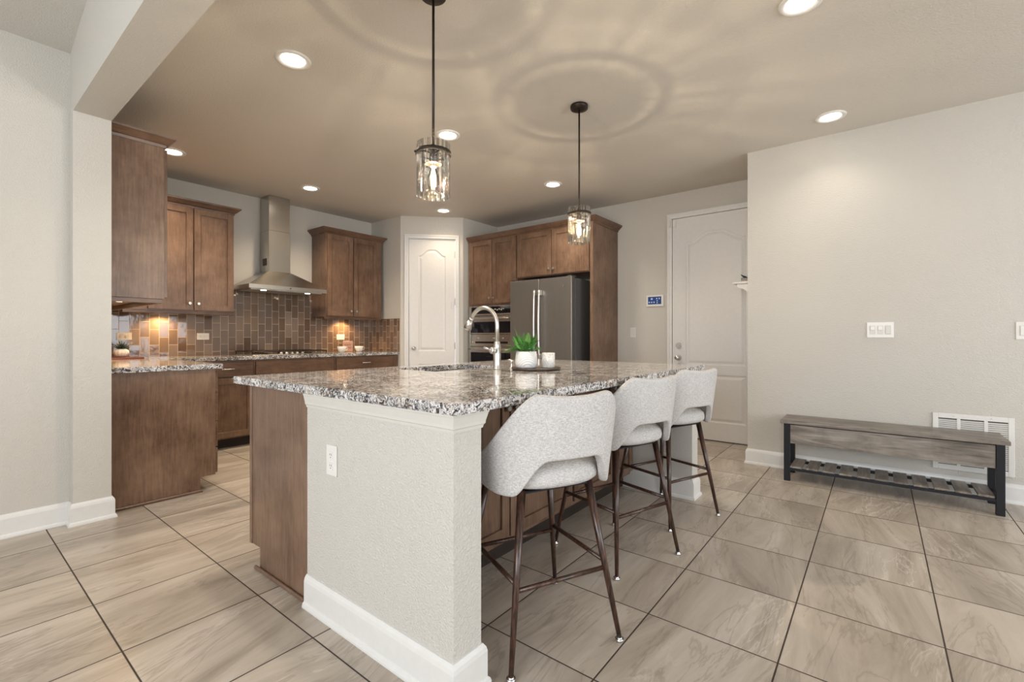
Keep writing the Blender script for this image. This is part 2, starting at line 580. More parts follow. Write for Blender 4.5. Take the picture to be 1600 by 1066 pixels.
def add_sweep(bm, prof, path, closed=False):
    """prof: list of (outward, z); path: list of (point, outward dir) with mitred outward vectors."""
    rings = []
    for p, o in path:
        p = Vector(p); o = Vector(o)
        rings.append([bm.verts.new(p + o * a + Vector((0, 0, z))) for a, z in prof])
    pairs = list(zip(rings, rings[1:])) + ([(rings[-1], rings[0])] if closed else [])
    n = len(prof)
    for A, B in pairs:
        for k in range(n):
            bm.faces.new((A[k], A[(k + 1) % n], B[(k + 1) % n], B[k]))
    if not closed:
        bm.faces.new(rings[0]); bm.faces.new(rings[-1][::-1])
    bmesh.ops.recalc_face_normals(bm, faces=bm.faces)


def wpos(o):
    v = Vector((0, 0, 0))
    while o:
        v += o.location; o = o.parent
    return v


def obj(name, bm, m, parent=None, smooth=None):
    """Mesh given in world coordinates; becomes a child when a parent is given."""
    if parent is not None:
        off = wpos(parent)
        bmesh.ops.translate(bm, verts=bm.verts, vec=-off)
    bmesh.ops.recalc_face_normals(bm, faces=bm.faces)
    me = bpy.data.meshes.new(name)
    bm.to_mesh(me); bm.free()
    o = bpy.data.objects.new(name, me)
    for mm in (m if isinstance(m, (list, tuple)) else [m]):
        me.materials.append(mm)
    COL.objects.link(o)
    if parent is not None:
        o.parent = parent
    return o


def tag(o, label=None, cat=None, group=None, kind=None):
    if label: o['label'] = label
    if cat: o['category'] = cat
    if group: o['group'] = group
    if kind: o['kind'] = kind
    return o


def thing(name, label, cat, loc=(0, 0, 0), group=None):
    o = bpy.data.objects.new(name, None)
    o.empty_display_size = 0.05
    COL.objects.link(o)
    o.location = loc
    return tag(o, label, cat, group)


def struct(name, bm, m, parent=None, label=None):
    o = obj(name, bm, m, parent)
    if parent is None:
        o['kind'] = 'structure'
        if label: o['label'] = label
    return o


def box_obj(name, a, b, m, parent=None, bev=0.0, fr=WORLD):
    bm = BM(); add_box(bm, a, b, bev, fr)
    return obj(name, bm, m, parent)


def dup(root, loc, rotz=0.0, label=None, group=None):
    r = root.copy(); COL.objects.link(r)
    r.location = loc; r.rotation_euler = (0, 0, rotz)
    if label: r['label'] = label
    if group: r['group'] = group
    for ch in list(root.children):
        c = ch.copy(); COL.objects.link(c); c.parent = r
        for g in ch.children:
            d = g.copy(); COL.objects.link(d); d.parent = c
    return r


# ================================================================= THE ROOM
XK, XC = 0.711, 0.536            # kitchen side and living side of the end wall / beam
YL = 3.80                        # living-room left wall
YH = 5.690                       # hood wall
XG = 5.264                       # garage-door / refrigerator wall
XR, YR = 4.511, 0.907            # right wall and its corner
YB, XW = -4.2, -3.6              # walls behind the camera
BZ = 2.45                        # underside of the beam

bm = BM(); add_box(bm, (XW - .2, YB - .2, -0.12), (XG + .2, YH + .2, 0.0)); struct('floor', bm, M['floor'])
bm = BM(); add_box(bm, (XC + .02, YB, CEIL), (XG + .2, YH + .2, CEIL + .12)); struct('ceiling', bm, M['ceil'])
# vaulted ceiling of the living room
bm = BM()
def vz(y): return 2.812 + 0.25 * (YL - y)
p = [(XW - .1, YB - .1, vz(YB - .1)), (XC, YB - .1, vz(YB - .1)), (XC, YL + .1, vz(YL + .1)), (XW - .1, YL + .1, vz(YL + .1))]
add_hexa(bm, [Vector(q) for q in p] + [Vector((q[0], q[1], q[2] + .12)) for q in p])
struct('ceiling_vaulted', bm, M['wall'])
# left wall of the living room, beam + end wall of the kitchen
bm = BM(); add_box(bm, (XW, YL, 0), (XC, YL + .15, 3.0)); struct('wall_left', bm, M['wall'])
bm = BM(); add_box(bm, (XC, YB, BZ), (XK, 3.72, 5.0)); struct('wall_beam', bm, M['wall'])
bm = BM(); add_box(bm, (XC, 3.72, 0), (XK, YH, 3.1)); struct('wall_column', bm, M['wall'])
bm = BM(); add_box(bm, (XC, YH, 0), (XG + .2, YH + .15, CEIL)); struct('wall_hood', bm, M['wall'])
# pantry corner: return wall, diagonal, return wall
A1 = (3.950, 5.690); A2 = (3.950, 5.030); A3 = (4.540, 4.440); A4 = (5.264, 4.440)
bm = BM(); add_box(bm, (3.950, 5.03, 0), (4.07, YH, CEIL)); struct('wall_pantry_left', bm, M['wall'])
bm = BM(); add_box(bm, (4.54, 4.44, 0), (XG, 4.56, CEIL)); struct('wall_pantry_right', bm, M['wall'])
s2 = math.sqrt(.5)
DG = Frame((A2[0], A2[1], 0), (s2, -s2, 0), (-s2, -s2, 0))      # diagonal face
DL = math.hypot(A3[0] - A2[0], A3[1] - A2[1])
DW = 0.62; D0 = (DL - DW) / 2; D1 = D0 + DW; DH = 2.44
bm = BM()
add_box(bm, (0, 0, 0), (D0, -.12, CEIL), 0, DG); add_box(bm, (D1, 0, 0), (DL, -.12, CEIL), 0, DG)
add_box(bm, (D0, 0, DH + .006), (D1, -.12, CEIL), 0, DG)
struct('wall_pantry_front', bm, M['wall'])
bm = BM(); add_box(bm, (XG, YR - .2, 0), (XG + .15, 4.6, CEIL)); struct('wall_garage', bm, M['wall'])
bm = BM(); add_box(bm, (XR + .1205, YR - .12, 0), (XG, YR, CEIL)); struct('wall_return', bm, M['wall'])
bm = BM(); add_box(bm, (XR, YB, 0), (XR + .12, YR, CEIL)); struct('wall_right', bm, M['wall'])


def wall_with_holes(name, fr, u0, u1, z1, holes, t=0.15):
    bm = BM()
    us = [u0]
    for a, b, c, d in holes:
        add_box(bm, (us[-1], 0, 0), (a, -t, z1), 0, fr)
        add_box(bm, (a, 0, 0), (b, -t, c), 0, fr)
        add_box(bm, (a, 0, d), (b, -t, z1), 0, fr)
        us.append(b)
    add_box(bm, (us[-1], 0, 0), (u1, -t, z1), 0, fr)
    return struct(name, bm, M['wall'])


RW = Frame((0, YB, 0), (1, 0, 0), (0, 1, 0))
wall_with_holes('wall_rear', RW, XW - .15, XR + .12, 5.0, [(-3.2, -.6, .75, 2.75), (1.2, 4.0, .45, 2.45)])
LW = Frame((XW, 0, 0), (0, 1, 0), (1, 0, 0))
wall_with_holes('wall_west', LW, YB, YL, 5.0, [(-1.4, 2.0, .75, 2.75)])
k = 0
for fr, (a, b, c, d) in ((RW, (-3.2, -.6, .75, 2.75)), (RW, (1.2, 4.0, .45, 2.45)), (LW, (-1.4, 2.0, .75, 2.75))):
    k += 1
    bm = BM(); t = .05
    add_box(bm, (a, -.03, c), (a + t, -.10, d), 0, fr); add_box(bm, (b - t, -.03, c), (b, -.10, d), 0, fr)
    add_box(bm, (a, -.03, c), (b, -.10, c + t), 0, fr); add_box(bm, (a, -.03, d - t), (b, -.10, d), 0, fr)
    for q in (1, 2):
        m_ = a + (b - a) * q / 3
        add_box(bm, (m_ - t / 2, -.03, c), (m_ + t / 2, -.10, d), 0, fr)
    wo = struct('window_%d' % k, bm, M['trim'])
    bm = BM(); add_box(bm, (a + t, -.062, c + t), (b - t, -.066, d - t), 0, fr)
    obj('pane', bm, M['glass'], wo)

# baseboards
BBP = [(0, 0), (.024, 0), (.024, .008), (.021, .018), (.015, .022), (.015, .105), (.012, .118), (.004, .13), (0, .13)]


def baseboard(name, path, mat='trim', prof=BBP):
    bm = BM(); add_sweep(bm, prof, path)
    return struct(name, bm, M[mat])


baseboard('baseboard_left', [((XW, YL, 0), (0, -1, 0)), ((XC - .0, YL, 0), (-0.0, -1, 0))])
baseboard('baseboard_column', [((XC, YL - .0, 0), (-1, 0, 0)), ((XC, 3.72, 0), (-1, -1, 0)), ((XK, 3.72, 0), (1, -1, 0)), ((XK, 3.80, 0), (1, 0, 0))])
baseboard('baseboard_right', [((XR, YB, 0), (-1, 0, 0)), ((XR, YR, 0), (-1, 1, 0)), ((XG, YR, 0), (0, 1, 0))])
baseboard('baseboard_garage', [((XG, 1.90, 0), (-1, 0, 0)), ((XG, 2.505, 0), (-1, 0, 0))])


# ---------------------------------------------------------------- doors
def arch(u0, u1, z0, z1, rise, d, n=26):
    """Panel outline, inset by d; top has flat shoulders and an S-curved arch of the given rise."""
    a, b = u0 + d, u1 - d
    pts = [(a, z0 + d), (b, z0 + d)]
    for i in range(n + 1):
        t = i / n
        u = b + (a - b) * t
        s = abs(2 * t - 1)
        if rise > 0:
            q = min(1, max(0, (0.94 - s) / 0.74))
            h = rise * (q * q * (3 - 2 * q))
        else:
            h = 0
        pts.append((u, z1 - rise - d + h))
    return pts


def panel_door(fr, w, h, panels, m, parent, t=0.035):
    bm = BM()
    loops = []
    outer = [(0, .008), (w, .008), (w, h), (0, h)]
    def mk(pts, n):
        return [bm.verts.new(fr(u, n, z)) for u, z in pts]
    def edges(vs):
        return [bm.edges.new((vs[i], vs[(i + 1) % len(vs)])) for i in range(len(vs))]
    vo = mk(outer, 0)
    es = edges(vo)
    for (u0, u1, z0, z1, rise) in panels:
        lv = [mk(arch(u0, u1, z0, z1, rise, d), n) for d, n in ((0, 0), (.010, -.009), (.020, -.010), (.042, -.002), (.048, -.001))]
        es += edges(lv[0])
        loops.append(lv)
    bmesh.ops.triangle_fill(bm, edges=es, use_beauty=True)
    for lv in loops:
        for A, B in zip(lv, lv[1:]):
            for i in range(len(A)):
                j = (i + 1) % len(A)
                bm.faces.new((A[i], A[j], B[j], B[i]))
        bm.faces.new(lv[-1])
    vb = mk(outer, -t)
    for i in range(4):
        j = (i + 1) % 4
        bm.faces.new((vo[i], vo[j], vb[j], vb[i]))
    bm.faces.new(vb)
    return obj('door_leaf', bm, m, parent)


def casing(fr, u0, u1, h, parent, sides=(1, 1), cw=.057):
    """Moulded casing round the opening u0..u1."""
    bm = BM()
    for lo, hi, th in ((0, cw, .012), (.006, .026, .017), (.034, cw - .004, .020)):
        if sides[0]: add_box(bm, (u0 - lo, 0, 0), (u0 - hi, th, h + lo), .002, fr)
        if sides[1]: add_box(bm, (u1 + lo, 0, 0), (u1 + hi, th, h + lo), .002, fr)
        add_box(bm, (u0 - (hi if sides[0] else 0), 0, h + lo), (u1 + (hi if sides[1] else 0), th, h + hi), .002, fr)
    return obj('door_casing', bm, M['trim'], parent)


def round_knob(fr, u, z, m, name='door_knob', r=.026):
    bm = BM()
    c = fr(u, 0, z); n = fr.n
    add_cyl(bm, c, c + n * .008, r * 1.15, r * 1.05, 24)
    add_cyl(bm, c + n * .008, c + n * .03, .011, .011, 16)
    prof = [(.010, .028), (.020, .032), (r, .042), (r, .052), (r * .8, .062), (0, .066)]
    prev = None
    a = n.orthogonal().normalized(); b = n.cross(a)
    for rr, q in prof:
        ring = [bm.verts.new(c + n * q + (a * math.cos(2 * PI * i / 20) + b * math.sin(2 * PI * i / 20)) * rr) for i in range(20)] if rr > 0 else [bm.verts.new(c + n * q)]
        if prev:
            for i in range(20):
                j = (i + 1) % 20
                f = bm.faces.new((prev[i], prev[j], ring[j], ring[i]) if len(ring) > 1 else (prev[i], prev[j], ring[0])); f.smooth = True
        prev = ring
    return bm


# pantry door (door_1)
DF = Frame(DG(D0 + .003, -.012, 0), DG.u, DG.n)
d1 = bpy.data.objects.new('door_1', None); COL.objects.link(d1); d1['kind'] = 'structure'; d1.location = DG((D0 + D1) / 2, 0, 0)
d1['label'] = 'narrow white two-panel pantry door with arched top panel'
W1 = DW - .006
panel_door(DF, W1, DH - .002, [(.125, W1 - .125, .925, 2.30, .085), (.125, W1 - .125, .24, .75, 0)], M['door'], d1)
casing(DG, D0, D1, DH, d1)
obj('door_knob', round_knob(DF, .065, .965, M['nickel'], r=.024), M['nickel'], d1)
for z in (.30, .95, 1.55, 2.19):
    bm = BM(); c = DF(W1 + .002, .004, z); add_cyl(bm, c, c + Vector((0, 0, .09)), .006, None, 10)
    obj('hinge', bm, M['nickel'], d1)
bm = BM(); c = DF(W1 - .012, .012, 1.50); add_box(bm, (W1 - .05, .0, 1.50), (W1 - .025, .02, 1.60), .004, DF)
obj('child_latch', bm, M['plastic'], d1)

# garage door (door_2)
GF = Frame((XG, 1.822, 0), (0, -1, 0), (-1, 0, 0))
d2 = bpy.data.objects.new('door_2', None); COL.objects.link(d2); d2['kind'] = 'structure'; d2.location = (XG, 1.4, 0)
d2['label'] = 'tall white garage entry door with deadbolt and knob'
GD = Frame((XG - .004, 1.820, 0), (0, -1, 0), (-1, 0, 0))
panel_door(Frame(GD(0, .034, 0), GD.u, GD.n), .88, 2.44, [(.145, .755, .81, 2.26, .10), (.145, .755, .20, .71, 0)], M['door'], d2, .033)
bm = BM()
add_box(bm, (-.062, 0, 0), (-.003, .046, 2.445), .004, GF); add_box(bm, (-.062, 0, 2.445), (.915, .046, 2.505), .004, GF)
add_box(bm, (-.054, .046, 0), (-.03, .052, 2.47), .003, GF); add_box(bm, (-.054, .046, 2.47), (.915, .052, 2.495), .003, GF)
obj('door_casing', bm, M['trim'], d2)
GK = Frame(GD(0, .034, 0), GD.u, GD.n)
obj('door_knob', round_knob(GK, .066, .885, M['nickel'], r=.027), M['nickel'], d2)
bm = BM(); c = GK(.066, 0, 1.02); add_cyl(bm, c, c + GK.n * .016, .032, .029, 24); add_cyl(bm, c + GK.n * .016, c + GK.n * .024, .016, .014, 20)
obj('deadbolt', bm, M['nickel'], d2)
bm = BM(); c = GK(.066, 0, .80); add_cyl(bm, c, c + GK.n * .012, .022, .020, 20); obj('latch_guard', bm, M['nickel'], d2)
bm = BM(); add_box(bm, (-.003, -.0335, .84), (.001, -.02, .93), 0, GK); obj('strike_plate', bm, M['slot'], d2)
bm = BM(); add_box(bm, (-.003, -.033, .010), (.88, .004, -.006 + .016), 0, GK); add_box(bm, (0, -.03, .002), (.88, -.012, .012), 0, GK); obj('threshold', bm, M['toe'], d2)
s_ = thing('door_sensor', 'small white contact sensor at the top corner of the garage door', 'sensor', GK(-.01, 0, 2.38))
box_obj('sensor_body', (.004, .002, 2.345), (.040, .020, 2.435), M['plastic'], s_, .003, GK)
box_obj('sensor_magnet', (-.035, .022, 2.350), (-.018, .034, 2.425), M['plastic'], s_, .003, GK)


# ================================================================= CABINETS
def shaker(fr, u0, u1, z0, z1, parent, name='door', wm='wood', rail=.057, th=.021, field=True):
    bm = BM()
    g = .003
    u0 += g; u1 -= g; z0 += g; z1 -= g
    if field:
        add_box(bm, (u0, 0, z0), (u0 + rail, th, z1), .0015, fr)
        add_box(bm, (u1 - rail, 0, z0), (u1, th, z1), .0015, fr)
        add_box(bm, (u0 + rail, 0, z0), (u1 - rail, th, z0 + rail), .0015, fr)
        add_box(bm, (u0 + rail, 0, z1 - rail), (u1 - rail, th, z1), .0015, fr)
        add_box(bm, (u0 + rail - .002, 0, z0 + rail - .002), (u1 - rail + .002, th - .013, z1 - rail + .002), 0, fr)
    else:
        add_box(bm, (u0, 0, z0), (u1, th, z1), .003, fr)
    return obj(name, bm, M[wm], parent)


def small_knob(fr, u, z, parent, th=.019):
    bm = BM(); n = fr.n
    c = fr(u, th, z)
    add_cyl(bm, c, c + n * .014, .006, .005, 12)
    add_cyl(bm, c + n * .012, c + n * .018, .010, .016, 16)
    add_cyl(bm, c + n * .018, c + n * .026, .016, .012, 16)
    return obj('knob', bm, M['nickel'], parent)


def bar_pull(fr, u, z, parent, L=.10, th=.019):
    bm = BM(); n = fr.n
    pts = []
    for i in range(13):
        t = i / 12
        pts.append(fr(u - L / 2 + L * t, th + .006 + .024 * math.sin(PI * t) ** .5, z))
    add_tube(bm, pts, .005, 8)
    add_cyl(bm, fr(u - L / 2, th, z), fr(u - L / 2, th + .012, z), .008, .006, 10)
    add_cyl(bm, fr(u + L / 2, th, z), fr(u + L / 2, th + .012, z), .008, .006, 10)
    return obj('drawer_pull', bm, M['nickel'], parent)


CROWN = [(0, -.012), (.006, -.012), (.010, .006), (.020, .012), (.048, .040), (.056, .046), (.058, .060), (.048, .064), (0, .064)]


def crown(path, parent, z):
    bm = BM()
    add_sweep(bm, CROWN, [((p[0], p[1], z), o) for p, o in path])
    return obj('crown_moulding', bm, M['woodh'], parent)


FH = Frame((0, 5.36, 0), (1, 0, 0), (0, -1, 0))     # fronts of hood-wall uppers
UZ0, UZ1 = 1.372, 2.412
# --- upper cabinet left of hood
c = thing('wall_cabinet', 'two-door brown wall cabinet hung left of the range hood', 'cabinet', (1.62, 5.69, 1.36))
bm = BM(); add_box(bm, (XK + .002, 5.688, UZ0), (2.022, 5.36, UZ1), .001); obj('cabinet_body', bm, M['wood'], c)
box_obj('light_rail', (1.10, 5.40, UZ0 - .03), (2.022, 5.362, UZ0), M['woodh'], c, .002)
for a, b, kk in ((1.28, 1.648, 1.648 - .035), (1.653, 2.018, 1.653 + .035)):
    dr = shaker(FH, a, b, UZ0 + .008, UZ1 - .012, c)
    small_knob(FH, kk, UZ0 + .075, dr)
crown([((1.08, 5.36), (0, -1, 0)), ((2.022, 5.36), (1, -1, 0)), ((2.022, 5.69), (1, 0, 0))], c, UZ1)
# --- upper cabinet right of hood
c = thing('wall_cabinet', 'two-door brown wall cabinet hung between the range hood and the pantry', 'cabinet', (3.47, 5.69, 1.36))
bm = BM(); add_box(bm, (3.062, 5.688, UZ0), (3.880, 5.36, UZ1), .001); obj('cabinet_body', bm, M['wood'], c)
box_obj('light_rail', (3.062, 5.40, UZ0 - .03), (3.880, 5.362, UZ0), M['woodh'], c, .002)
for a, b, kk in ((3.075, 3.436, 3.436 - .035), (3.444, 3.805, 3.444 + .035)):
    dr = shaker(FH, a, b, UZ0 + .008, UZ1 - .012, c)
    small_knob(FH, kk, UZ0 + .075, dr)
crown([((3.062, 5.69), (-1, 0, 0)), ((3.062, 5.36), (-1, -1, 0)), ((3.880, 5.36), (1, -1, 0)), ((3.880, 5.69), (1, 0, 0))], c, UZ1)
# --- upper cabinet on the left wall
c = thing('wall_cabinet', 'brown wall cabinet nearest the end wall, its plain side panel facing the room', 'cabinet', (XK, 4.05, 1.36))
FL = Frame((1.008, 3.82, 0), (0, 1, 0), (1, 0, 0))
bm = BM(); add_box(bm, (XK + .002, 3.82, UZ0), (1.008, 5.28, UZ1), .001); obj('cabinet_body', bm, M['wood'], c)
box_obj('light_rail', (XK + .002, 3.825, UZ0 - .03), (1.000, 3.85, UZ0), M['woodh'], c, .002)
box_obj('light_rail', (.975, 3.85, UZ0 - .03), (1.000, 5.28, UZ0), M['woodh'], c, .002)
for i in range(3):
    dr = shaker(FL, .012 + i * .44, .45 + i * .44, UZ0 + .008, UZ1 - .012, c)
    small_knob(FL, .41 + i * .44 if i != 1 else .49, UZ0 + .075, dr)
crown([((XK + .002, 3.82), (0, -1, 0)), ((1.008, 3.82), (1, -1, 0)), ((1.008, 5.28), (1, 0, 0))], c, UZ1)

# --- base cabinets
BT = .881
FB = Frame((0, 5.08, 0), (1, 0, 0), (0, -1, 0))


def base_unit(x0, x1, label, drawers, doors, bank=False):
    c = thing('base_cabinet', label, 'cabinet', ((x0 + x1) / 2, 5.38, 0))
    bm = BM(); add_box(bm, (x0 + .001, 5.688, .10), (x1 - .001, 5.08, BT), .001); obj('cabinet_body', bm, M['wood'], c)
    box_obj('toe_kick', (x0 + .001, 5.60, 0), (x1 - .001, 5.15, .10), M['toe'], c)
    for a, b, pull in drawers:
        dr = shaker(FB, a, b, .715, .865, c, 'drawer', 'woodh', field=False)
        if pull: bar_pull(FB, (a + b) / 2, .795, dr)
    for a, b, side in doors:
        dr = shaker(FB, a, b, .112, .702, c)
        small_knob(FB, (b - .035) if side > 0 else (a + .035), .64, dr)
    return c


base_unit(1.345, 2.105, 'base cabinet with a drawer over doors, left of the cooktop cabinet', [(1.62, 2.098, True)], [(1.62, 2.098, 1)])
base_unit(2.105, 3.015, 'wide base cabinet under the cooktop with a flat false drawer front', [(2.118, 3.002, False)], [(2.118, 2.558, 1), (2.562, 3.002, -1)])
base_unit(3.015, 3.945, 'base cabinet with one wide drawer, nearest the pantry', [(3.03, 3.86, True)], [(3.03, 3.443, 1), (3.447, 3.86, -1)])

c = thing('base_cabinet', 'base cabinet along the left wall, its plain brown side panel facing the room', 'cabinet', (XK, 4.5, 0))
bm = BM()
prof = [(XK + .002, 0), (1.222, 0), (1.222, .106), (1.318, .106), (1.318, BT), (XK + .002, BT)]
vs = [[bm.verts.new((x, y, z)) for x, z in prof] for y in (3.82, 3.84)]
bm.faces.new(vs[0]); bm.faces.new(vs[1][::-1])
for i in range(6):
    j = (i + 1) % 6; bm.faces.new((vs[0][i], vs[0][j], vs[1][j], vs[1][i]))
obj('side_panel', bm, M['wood'], c)
bm = BM(); add_box(bm, (XK + .002, 3.8405, .106), (1.318, 5.688, BT)); obj('cabinet_body', bm, M['wood'], c)
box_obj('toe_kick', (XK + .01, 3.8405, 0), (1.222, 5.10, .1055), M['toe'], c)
bm = BM(); add_box(bm, (XK + .003, 3.804, 0), (1.236, 3.8195, .018), .005); obj('shoe_moulding', bm, M['woodh'], c)
FLB = Frame((1.318, 3.82, 0), (0, 1, 0), (1, 0, 0))
for z0, z1 in ((.112, .30), (.304, .49), (.494, .70), (.705, .865)):
    dr = shaker(FLB, .012, .45, z0, z1, c, 'drawer', 'woody', field=False)
    bar_pull(FLB, .23, (z0 + z1) / 2, dr)
dr = shaker(FLB, .46, .98, .112, .865, c); small_knob(FLB, .50, .80, dr)

# --- countertops
bm = BM()
add_box(bm, (XK + .002, 3.80, .8815), (1.362, 5.688, .9165), .003)
o = obj('countertop', bm, M['granite']); tag(o, 'speckled granite countertop along the left kitchen wall', 'countertop')
bm = BM(); add_box(bm, (1.3625, 5.055, .8815), (3.948, 5.688, .9165), .003)
o = obj('countertop', bm, M['granite']); tag(o, 'speckled granite countertop holding the cooktop under the hood', 'countertop')

# --- backsplash
bm = BM(); add_box(bm, (XK + .001, 5.678, .917), (3.949, 5.6895, 1.371)); add_box(bm, (2.023, 5.678, 1.371), (3.061, 5.6895, 1.665))
o = obj('backsplash', bm, M['splashx']); tag(o, 'glossy brown glass tile backsplash running behind the cooktop', 'backsplash')
bm = BM(); add_box(bm, (XK + .0005, 3.82, .917), (XK + .010, 5.6775, 1.371))
o = obj('backsplash', bm, M['splashy']); tag(o, 'brown glass tile backsplash on the left wall behind the succulent', 'backsplash')
bm = BM(); add_box(bm, (3.9495, 5.05, .917), (3.940, 5.6775, 1.365))
o = obj('backsplash', bm, M['splashy']); tag(o, 'short return of glass tile backsplash beside the pantry', 'backsplash')

# --- tall oven cabinet, over-fridge cabinet and end panel
FG = Frame((4.64, 4.425, 0), (0, -1, 0), (-1, 0, 0))     # u = 4.425 - y
TZ = 2.412
c = thing('oven_cabinet', 'tall brown cabinet with two doors above the built-in ovens', 'cabinet', (4.95, 4.0, 0))
bm = BM()
add_box(bm, (0, 0, 1.535), (.84, -.622, TZ), .001, FG)
add_box(bm, (0, 0, .10), (.02, -.622, 1.535), 0, FG); add_box(bm, (.82, 0, .10), (.84, -.622, 1.535), 0, FG)
add_box(bm, (0, 0, .10), (.84, -.622, .40), 0, FG)
obj('cabinet_body', bm, M['wood'], c)
box_obj('toe_kick', (0, -.07, 0), (.84, -.6, .10), M['toe'], c, 0, FG)
for a, b, kk in ((.035, .432, .432 - .033), (.437, .832, .437 + .033)):
    dr = shaker(FG, a, b, 1.555, TZ - .012, c); small_knob(FG, kk, 1.63, dr)
dr = shaker(FG, .02, .832, .112, .392, c, 'drawer', field=False); bar_pull(FG, .42, .30, dr)
crown([((4.64, 4.425), (-1, 0, 0)), ((4.64, 3.586), (-1, 0, 0))], c, TZ)
c = thing('wall_cabinet', 'deep two-door brown cabinet mounted above the refrigerator', 'cabinet', (4.95, 3.06, 1.84))
bm = BM(); add_box(bm, (.842, 0, 1.855), (1.883, -.622, TZ), .001, FG); obj('cabinet_body', bm, M['wood'], c)
for a, b, kk in ((.852, 1.366, 1.366 - .033), (1.371, 1.878, 1.371 + .033)):
    dr = shaker(FG, a, b, 1.862, TZ - .012, c, rail=.06); small_knob(FG, kk, 1.93, dr)
crown([((4.64, 3.584), (-1, 0, 0)), ((4.64, 2.503), (-1, -1, 0)), ((5.26, 2.503), (0, -1, 0))], c, TZ)
c = thing('end_panel', 'tall brown side panel right of the refrigerator', 'panel', (4.95, 2.52, 0))
bm = BM(); add_box(bm, (1.884, .012, 0), (1.920, -.622, TZ), .001, FG); obj('panel_board', bm, M['wood'], c)

# --- built-in double oven
c = thing('wall_oven', 'built-in double wall oven with black glass doors and steel bar handles', 'oven', (4.80, 4.0, .40))
FO = Frame((4.632, 4.405, 0), (0, -1, 0), (-1, 0, 0))
WO = .80
bm = BM(); add_box(bm, (.001, -.01, .402), (WO - .001, -.55, 1.533), 0, FO); obj('oven_body', bm, M['slot'], c)
bm = BM()
add_box(bm, (.0, 0, 1.400), (WO, .012, 1.532), .002, FO)
add_box(bm, (.0, -.009, .402), (.022, .010, 1.400), .001, FO); add_box(bm, (WO - .022, -.009, .402), (WO, .010, 1.400), .001, FO)
obj('trim_frame', bm, M['steel'], c)
cp = box_obj('control_panel', (.05, .012, 1.425), (WO - .05, .016, 1.515), M['blackg'], c, .001, FO)
for i in range(7):
    box_obj('display_mark', (.36 + i * .035, .0162, 1.462 + .01 * (i % 2)), (.378 + i * .035, .0172, 1.478 + .01 * (i % 2)), M['almond'], cp, 0, FO)
for nm, z0, z1 in (('upper', 1.155, 1.392), ('lower', .46, .985)):
    dz = obj('oven_door', (lambda b: (add_box(b, (.024, -.008, z0), (WO - .024, .022, z1), .003, FO), b)[1])(BM()), M['steel'], c)
    box_obj('oven_window', (.045, .0225, z0 + .015), (WO - .045, .025, z1 - .075), M['blackg'], dz, .001, FO)
    bm = BM(); hz = z1 - .032
    add_tube(bm, [FO(.05 + (WO - .10) * i / 8, .068, hz) for i in range(9)], .012, 12)
    for uu in (.07, WO - .07):
        add_cyl(bm, FO(uu, .02, hz), FO(uu, .068, hz), .009, None, 12)
    obj('oven_handle', bm, M['steel'], dz)
bm = BM(); add_box(bm, (.024, -.008, .990), (WO - .024, .012, 1.150), .002, FO); cp = obj('control_panel', bm, M['steel'], c)
box_obj('display', (.12, .0125, 1.03), (WO - .12, .015, 1.055), M['blackg'], cp, .001, FO)
for uu in (.06, .17, .45, .60):
    bm = BM(); add_cyl(bm, FO(uu, .012, 1.10 if uu != .06 else 1.045), FO(uu, .024, 1.10 if uu != .06 else 1.045), .012, .010, 14); obj('button', bm, M['nickel'], cp)

# --- refrigerator
c = thing('refrigerator', 'slate grey french-door refrigerator with two vertical bar handles', 'refrigerator', (4.8, 3.11, 0))
RX = 4.452; RY0, RY1 = 2.674, 3.548; RT = 1.795
bm = BM(); add_box(bm, (4.545, RY0 + .008, .03), (5.23, RY1 - .008, RT - .012), .004); obj('refrigerator_body', bm, M['gasket'], c)
bm = BM(); add_box(bm, (4.528, RY0 + .015, .06), (4.546, RY1 - .015, RT - .02)); obj('gasket', bm, M['slot'], c)
FR = Frame((RX, RY1, 0), (0, -1, 0), (-1, 0, 0))
RW_ = RY1 - RY0; mid = .432
for a, b in ((0, mid - .002), (mid + .002, RW_)):
    dr = obj('refrigerator_door', (lambda q: (add_box(q, (a, 0, .74), (b, -.075, RT), .006, FR, 2), q)[1])(BM()), M['slate'], c)
    hu = mid - .034 if a == 0 else mid + .034
    bm = BM()
    add_tube(bm, [FR(hu, .052 + .012 * math.sin(PI * i / 14), .86 + .80 * i / 14) for i in range(15)], .0125, 12)
    for z in (.89, 1.63):
        add_box(bm, (hu - .014, 0, z - .03), (hu + .014, .058, z + .03), .005, FR)
    obj('door_handle', bm, M['nickel'], dr)
    if a > 0:
        bm = BM(); add_cyl(bm, FR(RW_ - .125, 0, 1.690), FR(RW_ - .125, .003, 1.690), .020, None, 28)
        lg = obj('badge', bm, M['nickel'], dr)
        bm = BM(); cc = FR(RW_ - .125, .0032, 1.690)
        for rad, ph in ((.015, 0), (.008, 1.2)):
            add_tube(bm, [cc + FR.u * rad * math.cos(t * .35 + ph) + FR.z * rad * math.sin(t * .35 + ph) for t in range(17)], .0012, 5)
        obj('badge_script', bm, M['slot'], lg)
bm = BM(); add_box(bm, (0, 0, .05), (RW_, -.075, .73), .006, FR, 2); dr = obj('freezer_drawer', bm, M['slate'], c)
bm = BM(); add_tube(bm, [FR(.08 + (RW_ - .16) * i / 8, .055, .66) for i in range(9)], .0125, 12)
for uu in (.1, RW_ - .1):
    add_cyl(bm, FR(uu, 0, .66), FR(uu, .055, .66), .01, None, 12)
obj('door_handle', bm, M['nickel'], dr)
for a in (.01, RW_ - .07):
    box_obj('hinge_cover', (a, -.01, RT + .001), (a + .06, -.12, RT + .014), M['slot'], c, .003, FR)

